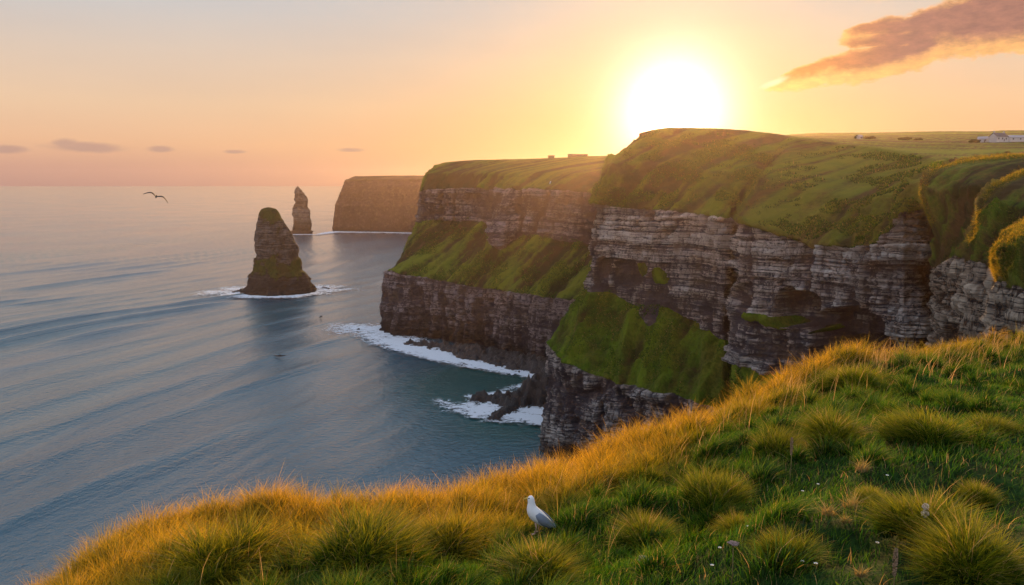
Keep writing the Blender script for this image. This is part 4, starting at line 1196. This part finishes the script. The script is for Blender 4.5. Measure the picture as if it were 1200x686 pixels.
dead_tuft(1008, 684, 18, "dead tuft at the bottom edge left of the brown seed spike")
dead_tuft(990, 620, 14, "tiny brown dead tuft under the flat straw one")

# white flowers scattered over the lawn
def daisy(px, py, i, lab):
    x, y, z = knoll_point(px, py)
    root = empty("small_flower", (x, y, z + EYE + .0)); tag(root, lab, "flower", "tiny white flowers on the lawn")
    h = .09
    bm = bmesh.new(); tube(bm, [(0, 0, 0), (0.004, 0, h)], [.0015, .0012], 5); bmo("stem", bm, m_stem2, root)
    bm = bmesh.new()
    for k in range(9):
        a = k * 6.283 / 9; c, s = math.cos(a), math.sin(a)
        vs = [bm.verts.new((c * r - s * w, s * r + c * w, h + .002 + dz)) for r, w, dz in ((.003, -.002, 0), (.003, .002, 0), (.014, .0035, .004), (.014, -.0035, .004))]
        bm.faces.new(vs)
    bmo("petals", bm, m_petal, root, False)
    bm = bmesh.new(); bmesh.ops.create_icosphere(bm, subdivisions=2, radius=.005)
    for v in bm.verts: v.co.z = v.co.z * .6 + h + .003
    bmo("centre", bm, m_yolk, root)
m_stem2 = plain_mat("green_stem", (.06, .11, .02), .8)
m_petal = plain_mat("white_petal", (.75, .74, .72), .8)
m_yolk = plain_mat("yellow_centre", (.6, .42, .05), .8)
FL = [(1039, 569, "white flower left of the large stalky tussock"), (917, 607, "white flower below the thin tall seed spike"), (1027, 651, "white flower left of the dry brown spike"),
      (940, 586, "white flower on the lawn, left part, halfway up"), (958, 578, "white flower right of its near twin halfway up the lawn"), (834, 676, "white flower left of the umbel stem near the bottom edge"),
      (843, 655, "white flower just left of the umbel stem"), (939, 673, "white flower right of the umbel near the bottom edge"), (955, 676, "white flower farthest right along the bottom lawn"),
      (1010, 546, "white flower behind the small pale dead tuft"), (876, 629, "white flower just right of the umbel head")]
for i, (a_, b_, lab) in enumerate(FL): daisy(a_, b_, i, lab)

# ------------------------------------------------------------------ gulls
m_white = plain_mat("white_plumage", (.74, .76, .80), .75, .05, 30)
m_grey = plain_mat("grey_wing", (.19, .23, .31), .75, .08, 30)
m_black = plain_mat("black_wing_tip", (.012, .012, .015), .6)
m_beak = plain_mat("yellow_beak", (.55, .36, .06), .5)
m_leg = plain_mat("pinkish_leg", (.45, .30, .24), .6)
m_darkbird = plain_mat("dark_plumage", (.035, .025, .022), .7)

def standing_gull():
    x, y, z = knoll_point(627, 627)
    root = empty("gull", (x, y, z + EYE + .015))
    tag(root, "white gull with grey wings standing on the grass facing left", "gull")
    k = y / 900.0 / math.cos(R(6))
    k *= 1.10
    root.scale = (k, k, k)      # built in photo-pixel units, about 0.36 m tall
    body = bmesh.new()
    pts = [(31, 0, 3.2), (26, 0, 5.2), (20, 0, 8.2), (13, 0, 12.5), (6, 0, 17.5), (0, 0, 22.5), (-3.4, 0, 27.5), (-4.3, 0, 32), (-4.2, 0, 36), (-4.6, 0, 39.5), (-5.6, 0, 42.2), (-6.6, 0, 43.6)]
    rad = [(1.0, 2.2), (1.6, 3.2), (3.3, 4.2), (5.6, 5.6), (7.4, 7.2), (8.0, 7.6), (7.0, 6.6), (5.0, 4.9), (3.9, 3.8), (4.0, 3.7), (3.6, 3.3), (1.8, 1.7)]
    # ring frame: second axis across the bird
    rings = []
    n = 18
    for i, p in enumerate(pts):
        p = Vector(p); d = (Vector(pts[min(i + 1, len(pts) - 1)]) - Vector(pts[max(i - 1, 0)])).normalized()
        b = Vector((0, 1, 0)); a = b.cross(d).normalized()
        ra, rb = rad[i]
        rings.append([body.verts.new(p + a * ra * math.cos(t) + b * rb * math.sin(t)) for t in [2 * math.pi * q / n for q in range(n)]])
    for A_, B_ in zip(rings[:-1], rings[1:]):
        for q in range(n): body.faces.new((A_[q], A_[(q + 1) % n], B_[(q + 1) % n], B_[q]))
    body.faces.new(rings[0]); body.faces.new(rings[-1][::-1])
    bmo("body", body, m_white, root, sub=1)
    # folded wings
    for s in (-1, 1):
        w = bmesh.new()
        prof = [(-1.5, 25.5, 1.5, 5.4), (3, 22.5, 5.0, 7.6), (9, 17.5, 5.6, 7.4), (15, 12.8, 4.6, 6.0), (21, 9.0, 3.4, 4.2), (26, 6.6, 1.8, 2.6)]
        rg = []
        for (px_, pz_, hh, yo) in prof:
            rg.append([w.verts.new((px_ + dx_ * hh, s * (yo + dy_), pz_ + dz_ * hh)) for dx_, dz_, dy_ in ((.55, .85, -1.6), (.3, .45, .1), (0, 0, .9), (-.3, -.45, .5), (-.5, -.85, -1.2))])
        for A_, B_ in zip(rg[:-1], rg[1:]):
            for q in range(4): w.faces.new((A_[q], A_[q + 1], B_[q + 1], B_[q]))
        wo = bmo("wing", w, m_grey, root, sub=1)
        sd = wo.modifiers.new("thick", 'SOLIDIFY'); sd.thickness = .6
        t_ = bmesh.new(); prof = [(17.5, 9.6, 1.9, 5.2), (24, 6.8, 2.3, 3.2), (30, 4.4, 1.8, 2.0), (35.5, 2.0, .5, .9)]
        rg = []
        for (px_, pz_, hh, yo) in prof:
            rg.append([t_.verts.new((px_ + dx_ * hh, s * (yo + dy_ + .7), pz_ + dz_ * hh)) for dx_, dz_, dy_ in ((.4, .9, -.8), (0, 0, .3), (-.4, -.9, -.8))])
        for A_, B_ in zip(rg[:-1], rg[1:]):
            for q in range(2): t_.faces.new((A_[q], A_[q + 1], B_[q + 1], B_[q]))
        to = bmo("wing_tip", t_, m_black, wo, sub=1)
        sd = to.modifiers.new("thick", 'SOLIDIFY'); sd.thickness = .7
    bk = bmesh.new(); tube(bk, [(-7.6, 0, 41.6), (-10, 0, 41.1), (-12.2, 0, 40.4), (-12.9, 0, 39.4)], [(1.3, 1.0), (1.0, .8), (.7, .5), (.15, .15)], 8)
    bmo("beak", bk, m_beak, root)
    for s in (-1, 1):
        e = bmesh.new(); bmesh.ops.create_icosphere(e, subdivisions=2, radius=.75)
        for v in e.verts: v.co += Vector((-7.0, s * 2.75, 42.2))
        bmo("eye", e, m_black, root)
        l = bmesh.new()
        lx = 0.5 + 3.2 * (s > 0)
        tube(l, [(lx, s * 3, 14), (lx + .8, s * 3, 8), (lx - .2, s * 3, 1.0)], [1.2, .75, .65], 8)
        for ta in (-.45, 0, .45):
            tube(l, [(lx - .2, s * 3, 1.0), (lx - 2.2, s * 3 + 2.2 * math.sin(ta), .6), (lx - 4.6, s * 3 + 4.6 * math.sin(ta), .2)], [.6, .45, .25], 6)
        # web
        vs = [l.verts.new((lx, s * 3, .6))] + [l.verts.new((lx - 4.2, s * 3 + 4.2 * math.sin(ta), .3)) for ta in (-.45, 0, .45)]
        l.faces.new((vs[0], vs[1], vs[2])); l.faces.new((vs[0], vs[2], vs[3]))
        bmo("leg", l, m_leg, root)
standing_gull()

def flying_gull(px, py, Y, span, mat_top, label, bank, heading, fold):
    root = empty("flying_gull", at(px, py, Y), heading); root.rotation_euler = (R(12), bank, heading)
    tag(root, label, "gull")
    b = bmesh.new(); s = span
    tube(b, [(0, -.26 * s, .01 * s), (0, -.17 * s, .012 * s), (0, -.05 * s, 0), (0, .08 * s, .005 * s), (0, .16 * s, .02 * s), (0, .20 * s, .022 * s), (0, .235 * s, .012 * s)],
         [(.03 * s, .006 * s), (.022 * s, .014 * s), (.042 * s, .04 * s), (.045 * s, .045 * s), (.028 * s, .03 * s), (.026 * s, .026 * s), (.006 * s, .006 * s)], 10)
    bmo("body", b, mat_top[0], root, sub=1)
    for sd in (-1, 1):
        w = bmesh.new(); rows = []
        for (t, z, c0, c1) in [(.02, .02, .09, -.08), (.14, .02 + .06 * fold, .11, -.07), (.26, .02 + .07 * fold, .10, -.06), (.38, .02 + .01 * fold, .06, -.06), (.50, -.06 * fold + .01, -.01, -.07)]:
            rows.append([w.verts.new((sd * t * s, (c0 + .02) * s, z * s)), w.verts.new((sd * t * s, (c0 * .4 + c1 * .6) * s, (z + .012) * s)), w.verts.new((sd * t * s, c1 * s, z * s))])
        for A_, B_ in zip(rows[:-1], rows[1:]):
            for q in range(2): w.faces.new((A_[q], A_[q + 1], B_[q + 1], B_[q]))
        wo = bmo("wing", w, mat_top[1], root, sub=1)
        m = wo.modifiers.new("thick", 'SOLIDIFY'); m.thickness = .012 * s
flying_gull(183, 231, 48, 1.5, (m_darkbird, m_darkbird), "dark gull gliding over the sea left of the stacks", R(22), R(25), 1.3)
flying_gull(645, 214, 170, 1.1, (m_darkbird, m_white), "pale gull flying in front of the middle headland", R(-35), R(70), 1.0)

# ------------------------------------------------------------------ kayaks on the water
m_hull = plain_mat("dark_hull", (.008, .008, .01), .8, spec=.05)
m_cloth = plain_mat("dark_jacket", (.02, .022, .03), .8)
m_skin = plain_mat("skin", (.35, .20, .14), .6)
def kayak(px, py, label, rz, plabel, scale=1.0):
    p = sea(px, py)
    root = empty("kayak", (p[0], p[1], 1.0), rz); tag(root, label, "kayak"); root.scale = (scale,) * 3
    b = bmesh.new()
    tube(b, [(-2.9, 0, .42), (-2.2, 0, .25), (-1, 0, .16), (0, 0, .14), (1, 0, .16), (2.2, 0, .25), (2.9, 0, .42)], [(.03, .03), (.14, .20), (.20, .36), (.22, .42), (.20, .36), (.14, .20), (.03, .03)], 12)
    bmo("hull", b, m_hull, root)
    q = bmesh.new(); tube(q, [(-.3, -1.1, .75), (-.3, 1.1, 1.05)], [.03, .03], 6)
    r_ = bmo("paddle", q, m_hull); 
    r_.location = root.location; r_.rotation_euler = root.rotation_euler; r_.scale = root.scale
    tag(r_, "thin double ended paddle across the lap of " + plabel, "paddle")
    pr = empty("person", (p[0], p[1], 1.0), rz); tag(pr, "tiny dark clothed paddler seated in " + plabel, "person"); pr.scale = (scale,) * 3
    t = bmesh.new()
    tube(t, [(-.9, .12, .30), (-.35, .14, .42), (.25, .06, .30)], [.07, .09, .12], 8)
    tube(t, [(-.9, -.12, .30), (-.35, -.14, .42), (.25, -.06, .30)], [.07, .09, .12], 8)
    tube(t, [(.25, 0, .22), (.24, 0, .5), (.18, 0, .78), (.16, 0, .88), (.14, 0, .97), (.13, 0, 1.06), (.12, 0, 1.14)], [(.15, .18), (.14, .17), (.15, .24), (.08, .09), (.10, .09), (.11, .10), (.05, .05)], 10)
    for s in (-1, 1): tube(t, [(.18, s * .2, .80), (.05, s * .36, .62), (-.28, s * .40, .88)], [.06, .05, .04], 8)
    bmo("body", t, m_cloth, pr)
kayak(328, 419, "small dark kayak on open water below the large sea stack", R(8), "the nearer kayak", 1.9)
kayak(376, 373, "tiny kayak seen end on, right of the stack's dark reflection", R(80), "the farther kayak", 1.9)

# ------------------------------------------------------------------ far buildings, hedges
m_wallw = plain_mat("whitewash", (.40, .39, .39), .8)
m_slate = plain_mat("slate_roof", (.07, .075, .085), .7)
m_tin = plain_mat("pale_tin_roof", (.27, .28, .31), .6)
m_glass = plain_mat("dark_window", (.02, .022, .03), .2)
m_stonew = plain_mat("stone_wall", (.12, .095, .06), .9)
def box(bm, x0, x1, y0, y1, z0, z1):
    v = [bm.verts.new(c) for c in ((x0,y0,z0),(x1,y0,z0),(x1,y1,z0),(x0,y1,z0),(x0,y0,z1),(x1,y0,z1),(x1,y1,z1),(x0,y1,z1))]
    for f in ((0,1,2,3),(7,6,5,4),(0,4,5,1),(1,5,6,2),(2,6,7,3),(3,7,4,0)): bm.faces.new([v[i] for i in f])
def house(name, pos, L, W, H, roofh, rz, roof, label, wall=None, chim=True, nw=3, cat="house"):
    root = empty(name, pos, rz); tag(root, label, cat)
    b = bmesh.new(); box(b, -L/2, L/2, -W/2, W/2, -6, H)
    for sx in (-1, 1):   # gables
        vs = [b.verts.new((sx*(L/2-.01), -W/2, H+.003)), b.verts.new((sx*(L/2-.01), W/2, H+.003)), b.verts.new((sx*(L/2-.01), 0, H+roofh))]; b.faces.new(vs)
    bmo("wall", b, wall or m_wallw, root, False)
    b = bmesh.new(); e = .4
    for s in (-1, 1):
        vs = [(-L/2-e, s*(W/2+e), H-e*.4), (L/2+e, s*(W/2+e), H-e*.4), (L/2+e, 0, H+roofh+.1), (-L/2-e, 0, H+roofh+.1)]
        lo = [b.verts.new(v) for v in vs]; hi = [b.verts.new((v[0], v[1], v[2]+.25)) for v in vs]
        b.faces.new(lo); b.faces.new(hi)
        for q in range(4): b.faces.new((lo[q], lo[(q+1)%4], hi[(q+1)%4], hi[q]))
    ro = bmo("roof", b, roof, root, False)
    if chim:
        for cx in (-L/2+1, L/2-1):
            b = bmesh.new(); box(b, cx-.5, cx+.5, -.5, .5, H+roofh-.8, H+roofh+1.5); bmo("chimney", b, m_wallw, ro, False)
    for i in range(nw):
        cx = -L/2 + L*(i+.5)/nw
        b = bmesh.new(); box(b, cx-.7, cx+.7, -W/2-.03, -W/2+.2, H*.42, H*.80)
        f = bmo("window", b, m_glass, root, False)
        b = bmesh.new(); box(b, cx-.85, cx+.85, -W/2-.14, -W/2-.04, H*.36, H*.41); bmo("sill", b, m_wallw, f, False)
    b = bmesh.new(); box(b, L*.12, L*.12+1.1, -W/2-.05, -W/2+.2, 0.1, 2.2); bmo("door", b, m_slate, root, False)
def on_land(px, Y):
    """height of the main headland's land at this column and depth (nearest vertex)"""
    X = atz(px, Y, 190)[0]
    F = GA.reshape(-1, 3); i = np.argmin((F[:, 0] - X) ** 2 + (F[:, 1] - Y) ** 2 + np.where(F[:, 2] < 150, 1e6, 0)); return (X, Y, F[i, 2])
x, y, z = on_land(1170, 690)
house("farmhouse", (x, y, z + .5), 13, 8, 4.2, 3.2, R(18), m_slate, "white farmhouse with dark slate roof on the fields at right")
x, y, z = on_land(1152, 700)
house("farm_shed", (x, y, z), 8, 6, 3.0, 2.0, R(-35), m_tin, "small pale shed at left end of the farm", chim=False, nw=2, cat="shed")
x, y, z = on_land(1200, 705)
house("farm_barn", (x, y, z + .8), 34, 10, 3.2, 2.0, R(3), m_tin, "long low barn with pale roof at right picture edge", chim=False, nw=5, cat="barn")
x, y, z = on_land(1007, 745)
house("cottage", (x, y, z), 4.2, 3.4, 2.0, 1.5, R(20), m_tin, "tiny white cottage alone on the plateau above the cliff", chim=False, nw=1, cat="cottage")
# buildings on the middle headland
def on_B(px, Y):
    X = atz(px, Y, 185)[0]; F = GB.reshape(-1, 3); i = np.argmin((F[:, 0] - X) ** 2 + (F[:, 1] - Y) ** 2 + np.where(F[:, 2] < 160, 1e6, 0)); return (X, Y, F[i, 2])
x, y, z = on_B(646, 885)
house("stone_hut", (x, y, z), 7, 5, 2.2, .6, 0, m_stonew, "low stone hut silhouetted on the middle headland", wall=m_stonew, chim=False, nw=1, cat="hut")
x, y, z = on_B(677, 880)
house("stone_barn", (x, y, z), 22, 6, 2.4, .5, 0, m_stonew, "long low stone building on middle headland near the sun", wall=m_stonew, chim=False, nw=3, cat="building")

# hedges / bushes by the farm
m_bush = plain_mat("hedge_leaves", (.035, .05, .016), .9, .5, 1.5)
def bush(px, Y, w, h, label):
    X, Yy, Z = on_land(px, Y)
    n = 900
    v = rng.normal(0, 1, (n, 3)); v /= np.linalg.norm(v, axis=1, keepdims=True); r = rng.random((n, 1)) ** .4
    c = v * r * [w / 2, 1.6, h / 2] + [0, 0, h * .4]
    c[:, 2] += np.interp(c[:, 0], np.linspace(-w / 2, w / 2, 9), rng.random(9) * h * .5 - h * .25)
    a = rng.normal(0, .35, (n, 3)); b = rng.normal(0, .35, (n, 3))
    V = np.stack([c - a, c + b, c + a - b], 1).reshape(-1, 3); T = np.arange(3 * n).reshape(-1, 3)
    root = empty("bush", (X, Yy, Z)); tag(root, label, "bush")
    link("crown", npmesh("crown", V, None, T, smooth=False), m_bush, root)
    t = bmesh.new(); tube(t, [(0, 0, -.5), (.1, 0, h * .4)], [.3, .15], 6); bmo("trunk", t, m_stem, root)
bush(1019, 742, 12, 2.6, "dark low bush right of the tiny cottage")
bush(1060, 738, 14, 2.4, "first dark bush of the hedge line mid plateau")
bush(1076, 736, 9, 2.0, "smaller bush at right end of the plateau hedge line")
bush(1142, 690, 10, 2.6, "dark bush at left of the pale farm shed")
bush(1003, 748, 4, 3.0, "narrow bush left of the tiny cottage")

# ------------------------------------------------------------------ render settings
scene.render.engine = 'CYCLES'
scene.cycles.use_denoising = True
try: scene.cycles.denoiser = 'OPENIMAGEDENOISE'
except Exception: pass
scene.cycles.max_bounces = 5
scene.cycles.diffuse_bounces = 2
scene.cycles.glossy_bounces = 3
scene.cycles.transmission_bounces = 2
scene.cycles.transparent_max_bounces = 6
scene.cycles.volume_bounces = 0
scene.cycles.sample_clamp_indirect = 4.0
scene.cycles.caustics_reflective = False
scene.cycles.caustics_refractive = False
scene.view_settings.view_transform = 'Standard'
scene.view_settings.look = 'None'
scene.view_settings.exposure = 0
scene.view_settings.gamma = 1
